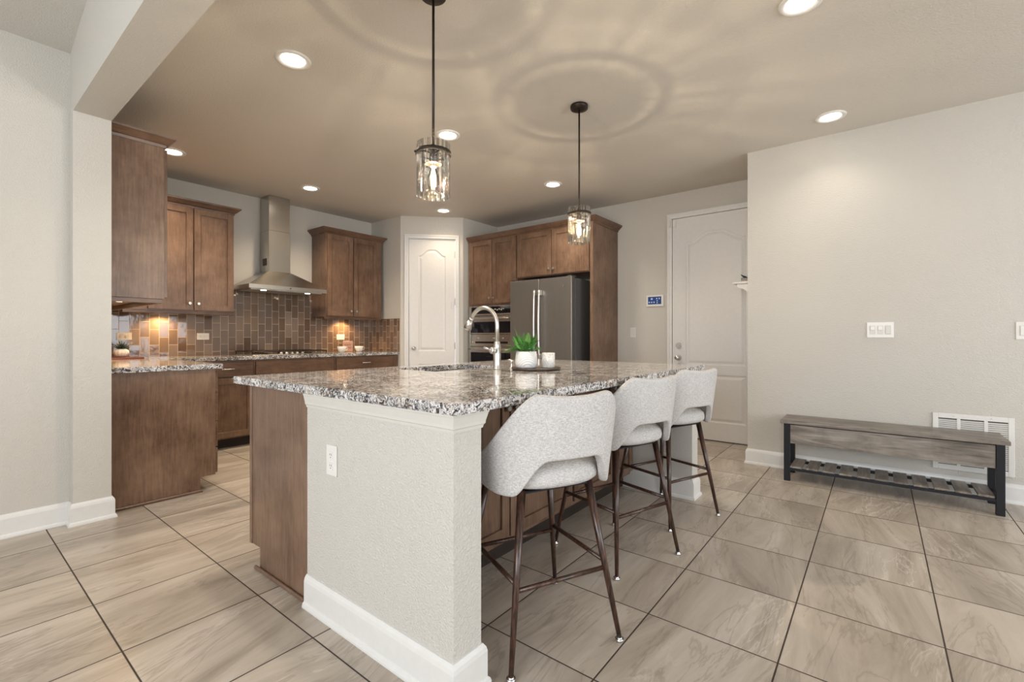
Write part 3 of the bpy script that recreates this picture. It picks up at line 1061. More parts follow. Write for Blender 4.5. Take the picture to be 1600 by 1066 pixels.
# --- range hood
c = thing('range_hood', 'stainless steel pyramid range hood with a square chimney', 'range hood', (2.55, 5.69, 1.63))
HX0, HX1, HY = 2.108, 2.990, 5.20
bm = BM(); add_box(bm, (HX0, HY, 1.637), (HX1, 5.677, 1.682), .002); rim = obj('hood_rim', bm, M['steel'], c)
CX0, CX1, CY = 2.425, 2.672, 5.455
bm = BM()
lo = [(HX0 + .003, HY + .003), (HX1 - .003, HY + .003), (HX1 - .003, 5.676), (HX0 + .003, 5.676)]
hi = [(CX0 - .006, CY - .006), (CX1 + .006, CY - .006), (CX1 + .006, 5.676), (CX0 - .006, 5.676)]
add_hexa(bm, [Vector((x, y, 1.6825)) for x, y in lo] + [Vector((x, y, 1.868)) for x, y in hi])
obj('canopy', bm, M['steel'], c)
bm = BM(); add_box(bm, (CX0, CY, 1.8685), (CX1, 5.676, 2.34), .002); ch = obj('chimney', bm, M['steelz'], c)
bm = BM(); add_box(bm, (CX0 + .004, CY + .004, 2.3405), (CX1 - .004, 5.676, CEIL - .001), .002); obj('chimney_extension', bm, M['steelz'], c)
bm = BM(); add_box(bm, (CX0 - .0015, CY + .05, 1.94), (CX0, CY + .15, 2.02)); gr = obj('vent_grille', bm, M['slot'], ch)
bm = BM(); add_box(bm, (HX0 + .04, HY + .05, 1.630), (HX1 - .04, 5.62, 1.6365)); obj('filter', bm, M['nickel'], c)
bm = BM(); add_cyl(bm, (2.55, HY, 1.660), (2.55, HY - .004, 1.660), .007, None, 14); obj('switch_button', bm, M['slot'], rim)
for x in (2.30, 2.80):
    bm = BM(); add_cyl(bm, (x, HY + .10, 1.6295), (x, HY + .10, 1.626), .028, None, 20); obj('hood_lamp', bm, M['puck'], c)
    l = bpy.data.lights.new('hood_light', 'SPOT'); l.energy = 5; l.color = WARM; l.spot_size = 2.3; l.spot_blend = .8; l.shadow_soft_size = .02
    lo_ = bpy.data.objects.new('hood_light', l); COL.objects.link(lo_); lo_.location = (x, HY + .10, 1.615)

# --- cooktop
c = thing('gas_cooktop', 'stainless gas cooktop with cast grates set into the granite under the hood', 'cooktop', (2.55, 5.38, .917))
bm = BM(); add_box(bm, (2.115, 5.13, .917), (2.985, 5.63, .926), .003); obj('cooktop_plate', bm, M['steel'], c)
burn = [(2.30, 5.27), (2.30, 5.50), (2.55, 5.42), (2.80, 5.27), (2.80, 5.50)]
for x, y in burn:
    bm = BM(); add_cyl(bm, (x, y, .926), (x, y, .936), .045, .040, 24); add_cyl(bm, (x, y, .936), (x, y, .944), .030, .028, 24); obj('burner', bm, M['bronze'], c)
for gx0, gx1 in ((2.13, 2.405), (2.415, 2.685), (2.695, 2.97)):
    bm = BM()
    for y in (5.16, 5.385, 5.61):
        add_box(bm, (gx0, y - .005, .952), (gx1, y + .005, .962), .002)
    for x in (gx0 + .005, (gx0 + gx1) / 2, gx1 - .005):
        add_box(bm, (x - .005, 5.16, .952), (x + .005, 5.61, .962), .002)
    for x in (gx0 + .008, gx1 - .008):
        for y in (5.17, 5.60):
            add_cyl(bm, (x, y, .926), (x, y, .954), .006, None, 8)
    obj('grate', bm, M['bronze'], c)
for i in range(5):
    bm = BM(); x = 2.43 + i * .06
    add_cyl(bm, (x, 5.165, .926), (x, 5.165, .948), .016, .013, 16); obj('control_knob', bm, M['nickel'], c)


# ================================================================= ISLAND
IX0, IX1, IY0, IY1 = .953, 3.432, .962, 2.535
# granite top with a sink cut-out
SX0, SX1, SY0, SY1 = 1.80, 2.42, 1.98, 2.38
bm = BM()
Z0, Z1 = .882, .9165
for z in (Z0, Z1):
    pass
outer = [(IX0, IY0), (IX1, IY0), (IX1, IY1), (IX0, IY1)]
inner = [(SX0, SY0), (SX1, SY0), (SX1, SY1), (SX0, SY1)]
V = {}
for nm, pts in (('o', outer), ('i', inner)):
    for z in (Z0, Z1):
        V[nm, z] = [bm.verts.new((x, y, z)) for x, y in pts]
for i in range(4):
    j = (i + 1) % 4
    bm.faces.new((V['o', Z0][i], V['o', Z0][j], V['o', Z1][j], V['o', Z1][i]))
    bm.faces.new((V['i', Z0][i], V['i', Z1][i], V['i', Z1][j], V['i', Z0][j]))
    bm.faces.new((V['o', Z1][i], V['o', Z1][j], V['i', Z1][j], V['i', Z1][i]))
    bm.faces.new((V['o', Z0][i], V['i', Z0][i], V['i', Z0][j], V['o', Z0][j]))
ed = [e for e in bm.edges if len({round(v.co.z, 4) for v in e.verts}) == 1 and len(e.link_faces) == 2 and abs(e.link_faces[0].normal.dot(e.link_faces[1].normal)) < .3]
bmesh.ops.recalc_face_normals(bm, faces=bm.faces)
bm.normal_update()
ed = [e for e in bm.edges if len(e.link_faces) == 2 and abs(e.link_faces[0].normal.dot(e.link_faces[1].normal)) < .3]
bmesh.ops.bevel(bm, geom=ed, offset=.003, segments=2, affect='EDGES')
o = obj('island_countertop', bm, M['granite']); tag(o, 'large speckled granite slab topping the kitchen island', 'countertop')
# sink
c = thing('kitchen_sink', 'undermount steel sink set into the island top beside the faucet', 'sink', (2.11, 2.18, .70))
bm = BM()
t_ = .012
add_box(bm, (SX0 - .01, SY0 - .01, .68), (SX1 + .01, SY1 + .01, .692))
add_box(bm, (SX0 - .012, SY0 - .012, .692), (SX0, SY1 + .012, .8815)); add_box(bm, (SX1, SY0 - .012, .692), (SX1 + .012, SY1 + .012, .8815))
add_box(bm, (SX0, SY0 - .012, .692), (SX1, SY0, .8815)); add_box(bm, (SX0, SY1, .692), (SX1, SY1 + .012, .8815))
obj('basin', bm, M['steel'], c)
bm = BM(); add_cyl(bm, (2.11, 2.18, .692), (2.11, 2.18, .697), .045, None, 24); obj('drain', bm, M['chrome'], c)

# half walls at both island ends
for (x0, x1, lab, nm) in ((.982, 1.105, 'near textured half wall supporting the island, with an electrical outlet', 'near'), (3.255, 3.375, 'far textured half wall supporting the island beyond the stools', 'far')):
    c = thing('island_half_wall', lab, 'half wall', ((x0 + x1) / 2, 1.43, 0))
    bm = BM(); add_box(bm, (x0, 1.0, 0), (x1, 1.86 if nm == 'near' else 1.86, .881), .0); obj('wall_body', bm, M['stub'], c)
    CP = [(0, -.058), (.004, -.058), (.006, -.048), (.010, -.044), (.011, -.034), (.017, -.010), (.019, -.006), (.019, .0), (0, 0)]
    bm = BM()
    add_sweep(bm, CP, [((x0, 1.86, .8808), (-1, .0, 0)), ((x0, 1.0, .8808), (-1, -1, 0)), ((x1, 1.0, .8808), (1, -1, 0)), ((x1, 1.40, .8808), (1, 0, 0))])
    # wrapped end of the cap moulding
    obj('cap_moulding', bm, M['cream'], c)
    bm = BM()
    add_sweep(bm, BBP, [((x0, 1.86, 0), (-1, 0, 0)), ((x0, 1.0, 0), (-1, -1, 0)), ((x1, 1.0, 0), (1, -1, 0)), ((x1, 1.43, 0), (1, 0, 0))])
    obj('base_moulding', bm, M['trim'], c)

# island cabinets (seating side): three two-door units
IF = Frame((0, 1.445, 0), (1, 0, 0), (0, -1, 0))
labs = ['narrow island cabinet filler beside the near half wall, facing the stools', 'two-door island cabinet facing the nearest stool', 'two-door island cabinet facing the two farther stools']
units = [(1.107, 1.350), (1.350, 2.395), (2.395, 3.253)]
cuts = [[], [(1.356, 1.785), (1.790, 2.385)], [(2.402, 2.945), (2.950, 3.246)]]
for (x0, x1), lab, cu in zip(units, labs, cuts):
    c = thing('island_cabinet', lab, 'cabinet', ((x0 + x1) / 2, 1.6, 0))
    bm = BM(); add_box(bm, (x0 + .0005, 1.445, .10), (x1 - .0005, 1.84, .881), .001); obj('cabinet_body', bm, M['wood'], c)
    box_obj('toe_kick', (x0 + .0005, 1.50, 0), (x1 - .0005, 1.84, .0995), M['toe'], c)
    for i, (a, b) in enumerate(cu):
        dr = shaker(IF, a, b, .125, .865, c, rail=.055)
        small_knob(IF, b - .028 if i == 0 else a + .03, .765, dr)
# island working side body with the plain end panel
c = thing('island_cabinet', 'island sink-side cabinet with a plain brown end panel left of the half wall', 'cabinet', (2.1, 2.1, 0))
bm = BM()
prof = [(1.8605, 0), (2.318, 0), (2.318, .106), (2.400, .106), (2.400, .881), (1.8605, .881)]
vs = [[bm.verts.new((x, y, z)) for y, z in prof] for x in (.990, 1.010)]
bm.faces.new(vs[0]); bm.faces.new(vs[1][::-1])
for i in range(6):
    j = (i + 1) % 6; bm.faces.new((vs[0][i], vs[0][j], vs[1][j], vs[1][i]))
obj('end_panel', bm, M['wood'], c)
bm = BM()
add_box(bm, (1.0105, 1.8605, .106), (3.34, 2.400, .66)); add_box(bm, (1.0105, 1.8605, .66), (1.76, 2.400, .881)); add_box(bm, (2.46, 1.8605, .66), (3.34, 2.400, .881))
add_box(bm, (1.76, 2.393, .66), (2.46, 2.400, .881))
obj('cabinet_body', bm, M['wood'], c)
box_obj('toe_kick', (1.0105, 1.8605, 0), (3.34, 2.318, .1055), M['toe'], c)
box_obj('corner_stile', (.986, 2.401, .104), (1.03, 2.424, .878), M['wood'], c, .002)
bm = BM(); add_box(bm, (.974, 1.885, 0), (.9895, 2.352, .018), .005); obj('shoe_moulding', bm, M['woody'], c)
KF = Frame((0, 2.401, 0), (1, 0, 0), (0, 1, 0))
for a, b in ((1.04, 1.46), (1.46, 1.88), (1.88, 2.30), (2.30, 2.72), (2.72, 3.33)):
    dr = shaker(KF, a, b, .112, .865, c); small_knob(KF, b - .04, .80, dr)


# ================================================================= PLATES, SWITCHES, SCREENS
def outlet(fr, u, z, label, horizontal=False, m='plastic', n_out=.0):
    c = thing('electrical_outlet', label, 'outlet', fr(u, 0, z))
    w, h = (.115, .070) if horizontal else (.072, .118)
    bm = BM(); add_box(bm, (u - w / 2, .0005, z - h / 2), (u + w / 2, .006, z + h / 2), .002, fr); pl = obj('cover_plate', bm, M[m], c)
    for s in (-1, 1):
        bm = BM()
        du, dz = (s * .021, 0) if horizontal else (0, s * .021)
        add_box(bm, (u + du - .0145, .006, z + dz - .0145), (u + du + .0145, .0085, z + dz + .0145), .003, fr)
        r = obj('receptacle', bm, M[m], c)
        bm = BM()
        for q in (-1, 1):
            a, b = (du, dz + q * .0055) if horizontal else (du + q * .0055, dz + .003)
            if horizontal: add_box(bm, (u + a - .004, .0085, z + b - .001), (u + a + .004, .0089, z + b + .001), 0, fr)
            else: add_box(bm, (u + a - .001, .0085, z + b - .004), (u + a + .001, .0089, z + b + .004), 0, fr)
        a, b = (du - .009, dz) if horizontal else (du, dz - .008)
        add_box(bm, (u + a - .0018, .0085, z + b - .0018), (u + a + .0018, .0089, z + b + .0018), 0, fr)
        obj('slots', bm, M['slot'], r)


FS = Frame((.982, 0, 0), (0, -1, 0), (-1, 0, 0))
outlet(FS, -1.668, .633, 'white double outlet on the near island half wall')
FHW = Frame((0, 5.678, 0), (1, 0, 0), (0, -1, 0))
outlet(FHW, 1.178, 1.121, 'sideways outlet in the tile above the small succulent', True, 'almond')
outlet(FHW, 1.840, 1.121, 'sideways outlet in the tile below the left wall cabinet', True, 'plastic')
outlet(FHW, 3.458, 1.114, 'sideways outlet in the tile above the coffee cups', True, 'plastic')

RF = Frame((XR, 0, 0), (0, -1, 0), (-1, 0, 0))     # u = -y


def rocker_plate(fr, u, z, n, label, group=None):
    c = thing('light_switch', label, 'light switch', fr(u, 0, z))
    w = .070 + .046 * (n - 1)
    bm = BM(); add_box(bm, (u - w / 2, .0005, z - .059), (u + w / 2, .006, z + .059), .002, fr); obj('cover_plate', bm, M['plastic'], c)
    for i in range(n):
        uu = u + (i - (n - 1) / 2) * .046
        bm = BM(); add_box(bm, (uu - .017, .006, z - .034), (uu + .017, .0075, z + .034), .001, fr); r = obj('rocker_frame', bm, M['cream'], c)
        if n == 3 and i < 2:
            bm = BM(); add_box(bm, (uu - .013, .0075, z - .002), (uu + .013, .014, z + .028), .002, fr)
        else:
            bm = BM(); add_box(bm, (uu - .015, .0075, z - .031), (uu + .015, .0105, z + .031), .002, fr)
        obj('switch_paddle', bm, M['plastic'] if not (n == 3 and i == 2) else M['cream'], r)


rocker_plate(RF, .012, 1.168, 3, 'white three-gang switch plate on the right wall above the bench')
rocker_plate(RF, .755, 1.156, 1, 'white switch plate cut off at the right edge of the photo')
GW = Frame((XG, 0, 0), (0, -1, 0), (-1, 0, 0))
rocker_plate(GW, -2.307, 1.171, 1, 'white single switch between the tall end panel and the garage door')
c = thing('security_keypad', 'white wall touch panel with a lit blue screen beside the garage door', 'touch panel', (XG, 2.035, 1.535))
bm = BM(); add_box(bm, (-2.140, .0005, 1.468), (-1.930, .020, 1.602), .005, GW); body = obj('keypad_body', bm, M['plastic'], c)
bm = BM(); add_box(bm, (-2.115, .020, 1.495), (-1.957, .0212, 1.583), .0, GW); sc = obj('screen', bm, M['screen'], c)
for u, z, wd, hg in ((-2.070, 1.558, .020, .020), (-2.010, 1.560, .014, .014), (-1.980, 1.56, .012, .016), (-2.098, 1.519, .014, .014), (-2.070, 1.519, .014, .014), (-2.042, 1.519, .014, .014), (-2.005, 1.535, .012, .012), (-2.005, 1.512, .012, .012)):
    box_obj('screen_icon', (u - wd / 2, .0213, z - hg / 2), (u + wd / 2, .0219, z + hg / 2), M['icon'], sc, 0, GW)

# return-air grille
c = thing('return_air_grille', 'white slotted return air grille low on the wall behind the bench', 'grille', (XR, -.51, .37))
g0, g1, gz0, gz1 = .308, .715, .174, .572
bm = BM(); add_box(bm, (g0, .0005, gz0), (g1, .004, gz1), .002, RF)
fl = obj('backing_plate', bm, M['slot'], c)
bm = BM()
add_box(bm, (g0, .004, gz0), (g0 + .030, .011, gz1), .002, RF); add_box(bm, (g1 - .030, .004, gz0), (g1, .011, gz1), .002, RF)
add_box(bm, (g0 + .03, .004, gz1 - .035), (g1 - .03, .011, gz1), .002, RF); add_box(bm, (g0 + .03, .004, gz0), (g1 - .03, .011, gz0 + .035), .002, RF)
for q in (1, 2):
    m_ = g0 + (g1 - g0) * q / 3
    add_box(bm, (m_ - .009, .004, gz0 + .03), (m_ + .009, .010, gz1 - .03), .001, RF)
obj('grille_frame', bm, M['plastic'], c)
bm = BM()
nz = 24
for i in range(nz):
    z = gz0 + .04 + (gz1 - gz0 - .08) * (i + .5) / nz
    pts = [RF(g0 + .028, .0042, z - .006), RF(g1 - .028, .0042, z - .006), RF(g1 - .028, .0055, z - .0075), RF(g0 + .028, .0055, z - .0075),
           RF(g0 + .028, .0085, z + .0035), RF(g1 - .028, .0085, z + .0035), RF(g1 - .028, .0095, z + .002), RF(g0 + .028, .0095, z + .002)]
    add_hexa(bm, pts)
obj('louvres', bm, M['plastic'], c)
for uu in (g0 + .11, g1 - .11):
    bm = BM(); add_cyl(bm, RF(uu, .011, gz1 - .017), RF(uu, .0135, gz1 - .017), .005, None, 10); obj('screw', bm, M['nickel'], c)


# ================================================================= CEILING LIGHTS
def can_light(x, y, label, power=14):
    c = thing('recessed_ceiling_light', label, 'ceiling light', (x, y, CEIL), 'recessed lights in the kitchen ceiling')
    bm = BM()
    add_lathe(bm, [(.066, -.001), (.066, -.006), (.086, -.010), (.096, -.007), (.098, -.0005)], (x, y, CEIL), 36)
    obj('trim_ring', bm, M['plastic'], c)
    bm = BM(); add_lathe(bm, [(0, -.0045), (.066, -.004), (.066, -.001), (0, -.001)], (x, y, CEIL), 36)
    obj('lens', bm, M['canlens'], c)
    l = bpy.data.lights.new('downlight', 'SPOT'); l.energy = power; l.color = (1, .79, .56) if y > 4 else (1, .88, .74); l.spot_size = math.radians(135); l.spot_blend = .9; l.shadow_soft_size = .06
    o = bpy.data.objects.new('downlight', l); COL.objects.link(o); o.location = (x, y, CEIL - .03)


CANS = [
    (1.336, 2.694, 'large recessed light over the aisle at upper left, left of the nearer pendant'),
    (2.608, 2.720, 'recessed light just right of the nearer pendant glass'),
    (4.142, 2.718, 'recessed light left of the farther pendant rod'),
    (1.343, 4.859, 'recessed light partly hidden behind the left wall cabinet'),
    (2.604, 4.868, 'recessed light in front of the range hood chimney'),
    (4.126, 4.385, 'recessed light in front of the pantry door'),
    (4.142, .275, 'recessed light near the right wall above the bench'),
    (2.638, .293, 'recessed light cut off by the top edge of the photo'),
]
for x, y, lab in CANS:
    can_light(x, y, lab, 11 if y < 1 else (22 if x > 4 and y > 4 else (80 if y > 4 else 60)))


def pendant(x, y, label):
    c = thing('pendant_light', label, 'pendant light', (x, y, CEIL), 'pendants over the island')
    P = lambda z: Vector((x, y, z))
    bm = BM(); add_lathe(bm, [(0, -.001), (.060, -.001), (.062, -.008), (.060, -.026), (.030, -.032), (0, -.033)], (x, y, CEIL), 32); obj('ceiling_canopy', bm, M['bronze'], c)
    bm = BM(); add_cyl(bm, P(CEIL - .03), P(2.01), .0062, None, 12); obj('rod', bm, M['bronze'], c)
    bm = BM(); add_cyl(bm, P(2.02), P(2.0), .012, .017, 16); add_cyl(bm, P(2.0), P(1.935), .017, .019, 16)
    add_cyl(bm, P(1.940), P(1.930), .020, .040, 28); add_cyl(bm, P(1.930), P(1.927), .040, .040, 28)  # wide flange added to block bulb light through the open top
    for k in range(3):
        a = k * 2 * PI / 3 + .5
        add_tube(bm, [P(1.978), P(1.985) + Vector((math.cos(a) * .04, math.sin(a) * .04, 0)), P(1.978) + Vector((math.cos(a) * .080, math.sin(a) * .080, 0))], .0035, 8)
    obj('socket_and_shield', bm, M['bronze'], c)
    bm = BM(); add_lathe(bm, [(.0805, 1.970), (.0835, 1.970), (.0835, 1.986), (.0805, 1.986)], (x, y, 0), 40, close=True)
    bn = obj('band', bm, M['bronze'], c)
    for k in range(3):
        a = k * 2 * PI / 3 + .5
        bm = BM(); v = Vector((math.cos(a), math.sin(a), 0)); add_cyl(bm, P(1.978) + v * .083, P(1.978) + v * .089, .005, None, 10); obj('screw', bm, M['bronze'], bn)
    bm = BM(); add_lathe(bm, [(.0785, 1.775), (.0785, 2.022)], (x, y, 0), 64); g = obj('glass_shade', bm, M['wglass'], c)
    sm = g.modifiers.new('thickness', 'SOLIDIFY'); sm.thickness = .0018; sm.offset = -1
    # bulb
    bm = BM(); add_lathe(bm, [(.0135, 1.935), (.0135, 1.915)], (x, y, 0), 20); bb = obj('bulb_base', bm, M['almond'], c)
    bm = BM(); add_lathe(bm, [(.013, 1.915), (.016, 1.900), (.026, 1.872), (.031, 1.845), (.029, 1.825), (.018, 1.808), (0, 1.803)], (x, y, 0), 28); b = obj('bulb', bm, M['bulbglass'], c)
    bm = BM()
    for k in range(4):
        a = k * PI / 2
        q = Vector((math.cos(a), math.sin(a), 0))
        add_tube(bm, [P(1.905) + q * .004, P(1.868) + q * .012, P(1.832) + q * .011], .0012, 6)
    obj('filament', bm, M['filament'], b)
    l = bpy.data.lights.new('pendant_bulb_light', 'POINT'); l.energy = 30; l.color = (1, .84, .66); l.shadow_soft_size = .005
    o = bpy.data.objects.new('pendant_bulb_light', l); COL.objects.link(o); o.location = (x, y, 1.852)


pendant(1.483, 1.645, 'wavy glass cylinder pendant light hanging nearest the camera')
pendant(2.849, 1.650, 'farther wavy glass cylinder pendant light in front of the refrigerator cabinets')


def puck(x, y, z, label, e=17):
    c = thing('under_cabinet_light', label, 'under cabinet light', (x, y, z))
    bm = BM(); add_cyl(bm, (x, y, z - .0005), (x, y, z - .009), .034, .032, 24); obj('puck_housing', bm, M['nickel'], c)
    bm = BM(); add_cyl(bm, (x, y, z - .0092), (x, y, z - .011), .026, None, 24); obj('puck_lens', bm, M['puck'], c)
    l = bpy.data.lights.new('under_cabinet_glow', 'SPOT'); l.energy = e; l.color = (1, .62, .27); l.spot_size = 2.6; l.spot_blend = .7; l.shadow_soft_size = .02
    o = bpy.data.objects.new('under_cabinet_glow', l); COL.objects.link(o); o.location = (x, y, z - .016)


puck(1.46, 5.58, UZ0, 'puck light under the wall cabinet left of the hood')
puck(3.47, 5.58, UZ0, 'puck light under the wall cabinet beside the pantry')
puck(.84, 4.80, UZ0, 'puck light under the left wall cabinet near the corner')
puck(.84, 4.15, UZ0, 'puck light under the near end of the left wall cabinet')


# ================================================================= STOOLS
def sgn(v): return -1 if v < 0 else 1


def plan(theta, rx, ry, e=2.6):
    """superellipse; theta = 0 is the back (-Y)"""
    s, c_ = math.sin(theta), -math.cos(theta)
    return Vector((sgn(s) * abs(s) ** (2 / e) * rx, sgn(c_) * abs(c_) ** (2 / e) * ry, 0))


def smooth(a, b, x):
    t = min(1, max(0, (x - a) / (b - a)))
    return t * t * (3 - 2 * t)


def make_stool(label):
    t = thing('counter_stool', label, 'bar stool', (0, 0, 0), 'upholstered stools along the island')
    # shell that wraps from the arms round the back, with an arched opening over the seat
    bm = BM()
    NT, NV = 84, 14
    TH = math.radians(126)
    grid = []
    for i in range(NT + 1):
        th = -TH + 2 * TH * i / NT
        a = abs(math.degrees(th))
        k_ = min(1, max(0, (a - 27) / 64))
        k_ = .55 * k_ + .45 * k_ * k_ * (3 - 2 * k_)
        zt = .924 - .010 * (1 - smooth(0, 28, a)) - .238 * k_ - .022 * smooth(80, 126, a)
        zb = .697 - .124 * smooth(15, 48, a) + .058 * smooth(58, 126, a)
        col = []
        for j in range(NV + 1):
            v = j / NV
            z = zb + (zt - zb) * v
            lean = (z - .58) / .34
            rx = .252 + .030 * lean
            ry = .246 + .044 * lean * (1 - smooth(60, 126, a) * .7)
            p = plan(th, rx, ry)
            col.append(bm.verts.new((p.x, p.y, z)))
        grid.append(col)
    for A, B in zip(grid, grid[1:]):
        for j in range(NV):
            f = bm.faces.new((A[j], B[j], B[j + 1], A[j + 1])); f.smooth = True
    sh = obj('backrest', bm, M['fabric'], t)
    m1 = sh.modifiers.new('padding', 'SOLIDIFY'); m1.thickness = .034; m1.offset = -1; m1.use_even_offset = False
    m2 = sh.modifiers.new('soft_edges', 'SUBSURF'); m2.levels = 1; m2.render_levels = 2
    # seat pad
    bm = BM()
    prof = [(0, .588), (.80, .588), (.93, .593), (.985, .604), (1.0, .620), (.98, .645), (.90, .662), (.6, .672), (0, .674)]
    n = 56
    rings = []
    for r, z in prof:
        if r == 0:
            rings.append([bm.verts.new((0, 0, z))]); continue
        ring = []
        for k in range(n):
            p = plan(2 * PI * k / n, .212 * r, .222 * r, 2.7)
            ring.append(bm.verts.new((p.x, p.y + .004, z)))
        rings.append(ring)
    for A, B in zip(rings, rings[1:]):
        for k in range(n):
            j = (k + 1) % n
            if len(A) == 1: f = bm.faces.new((A[0], B[k], B[j]))
            elif len(B) == 1: f = bm.faces.new((A[k], B[0], A[j]))
            else: f = bm.faces.new((A[k], B[k], B[j], A[j]))
            f.smooth = True
    obj('seat', bm, M['fabric'], t)
    tops = {}
    for sx in (-1, 1):
        for sy in (-1, 1):
            top = Vector((sx * .140, sy * .140, .580)); bot = Vector((sx * .222, sy * .222, .014))
            bm = BM(); add_cyl(bm, top, bot, .0155, .0085, 18)
            lg = obj('leg', bm, M['leg'], t)
            bm = BM(); add_cyl(bm, (bot.x, bot.y, .015), (bot.x, bot.y, .010), .008, .012, 16); add_cyl(bm, (bot.x, bot.y, .010), (bot.x, bot.y, 0), .015, .014, 16)
            obj('foot_glide', bm, M['chrome'], lg)
    q = .140 + (.580 - .272) / .566 * .082
    for a, b, z in (((-q, -q), (q, -q), .262), ((q, -q), (q, q), .285), ((q, q), (-q, q), .262), ((-q, q), (-q, -q), .285)):
        bm = BM(); add_tube(bm, [(a[0], a[1], z), (b[0], b[1], z)], .0085, 12); obj('footrest_bar', bm, M['leg'], t)
    bm = BM()
    add_box(bm, (-.15, -.15, .568), (.15, .15, .5775), .003)
    obj('seat_base', bm, M['black'], t)
    return t


st = make_stool('upholstered light grey counter stool nearest the camera')
st.location = (1.468, 1.039, 0); st.rotation_euler = (0, 0, math.radians(-25.0))
dup(st, (2.246, 1.084, 0), math.radians(-18.0), 'middle light grey upholstered counter stool of the three')
dup(st, (2.928, 1.068, 0), math.radians(-20.0), 'light grey counter stool farthest from the camera, beside the far half wall')

# ================================================================= BENCH
c = thing('storage_bench', 'weathered grey wood bench with black metal legs and a slatted shelf', 'bench', (4.28, -.02, 0))
bx0, bx1, by0, by1 = 4.125, 4.462, -.640, .598
bm = BM(); add_box(bm, (bx0, by0, .444), (bx1, by1, .470), .002); obj('bench_top', bm, M['bench'], c)
for x in (bx0 + .014, bx1 - .052):
    for y in (by0 + .022, by1 - .062):
        bm = BM(); add_box(bm, (x, y, 0), (x + .038, y + .040, .4435), .001); obj('leg', bm, M['black'], c)
bm = BM(); add_box(bm, (bx0 + .020, by0 + .064, .292), (bx0 + .036, by1 - .064, .436), .001); obj('front_apron', bm, M['bench'], c)
bm = BM(); add_box(bm, (bx1 - .036, by0 + .064, .292), (bx1 - .020, by1 - .064, .436), .001); obj('rear_apron', bm, M['bench'], c)
bm = BM(); add_box(bm, (bx0 + .037, by0 + .064, .292), (bx1 - .037, by1 - .064, .302)); obj('bottom_board', bm, M['bench'], c)
bm = BM()
for x in (bx0 + .018, bx1 - .040):
    add_box(bm, (x, by0 + .062, .083), (x + .020, by1 - .062, .103))
for y in (by0 + .045, by1 - .065):
    add_box(bm, (bx0 + .052, y, .083), (bx1 - .052, y + .02, .103))
    add_box(bm, (bx0 + .052, y, .420), (bx1 - .052, y + .02, .443))
obj('shelf_frame', bm, M['black'], c)
ns = 11
pitch = (by1 - by0 - .130) / (ns - .26)
for i in range(ns):
    y = by0 + .066 + i * pitch
    bm = BM(); add_box(bm, (bx0 + .020, y, .1035), (bx1 - .022, y + pitch * .74, .117), .001); obj('shelf_slat', bm, M['slat'], c)

# ================================================================= FAUCET, TRAY, PLANT, CANDLE
FX, FY, FZ = 2.165, 1.828, .9165
c = thing('kitchen_faucet', 'brushed nickel gooseneck pull-down faucet on the island', 'faucet', (FX, FY, FZ))
bm = BM(); add_lathe(bm, [(0, 0), (.028, 0), (.028, .006), (.024, .012), (.022, .05), (.024, .09), (.0215, .10), (.0215, .128), (.023, .132), (.018, .165), (.014, .17), (0, .17)], (FX, FY, FZ), 28); obj('faucet_body', bm, M['nickel'], c)
bm = BM()
pts = [Vector((FX, FY, FZ + .165)), Vector((FX, FY, FZ + .268))]
R_ = .112
for i in range(1, 19):
    a = PI * .85 * i / 18
    pts.append(Vector((FX, FY + R_ - R_ * math.cos(a), FZ + .268 + R_ * math.sin(a))))
add_tube(bm, pts, .0125, 16); obj('spout', bm, M['nickel'], c)
e_ = pts[-1]; dd = (pts[-1] - pts[-2]).normalized()
bm = BM(); add_cyl(bm, e_, e_ + dd * .018, .014, .015, 20); add_cyl(bm, e_ + dd * .018, e_ + dd * .074, .0155, .028, 20); add_cyl(bm, e_ + dd * .074, e_ + dd * .080, .028, .025, 20)
sp = obj('spray_head', bm, M['nickel'], c)
bm = BM(); add_box(bm, (FX + .012, e_.y + .0, e_.z - .055), (FX + .022, e_.y + .016, e_.z - .02), .002); obj('spray_button', bm, M['slot'], sp)
bm = BM()
hb = Vector((FX - .018, FY, FZ + .112))
add_cyl(bm, hb, hb + Vector((-.030, .0, .004)), .019, .021, 20); add_cyl(bm, hb + Vector((-.030, 0, .004)), hb + Vector((-.040, 0, .005)), .021, .012, 20)
add_tube(bm, [hb + Vector((-.034, 0, .004)), hb + Vector((-.060, .004, .012)), hb + Vector((-.092, .006, .022))], .006, 10, taper=[.006, .006, .0085])
obj('lever_handle', bm, M['nickel'], c)
SXp, SYp = 2.275, 1.80
c = thing('soap_dispenser', 'small brushed nickel soap pump right of the faucet', 'soap dispenser', (SXp, SYp, FZ))
bm = BM(); add_lathe(bm, [(0, 0), (.018, 0), (.018, .004), (.010, .010), (.009, .035), (.012, .040), (.012, .048), (0, .050)], (SXp, SYp, FZ), 20); obj('pump_body', bm, M['nickel'], c)
bm = BM(); add_tube(bm, [(SXp, SYp, FZ + .05), (SXp, SYp + .02, FZ + .054), (SXp, SYp + .05, FZ + .046)], .005, 10); obj('pump_spout', bm, M['nickel'], c)

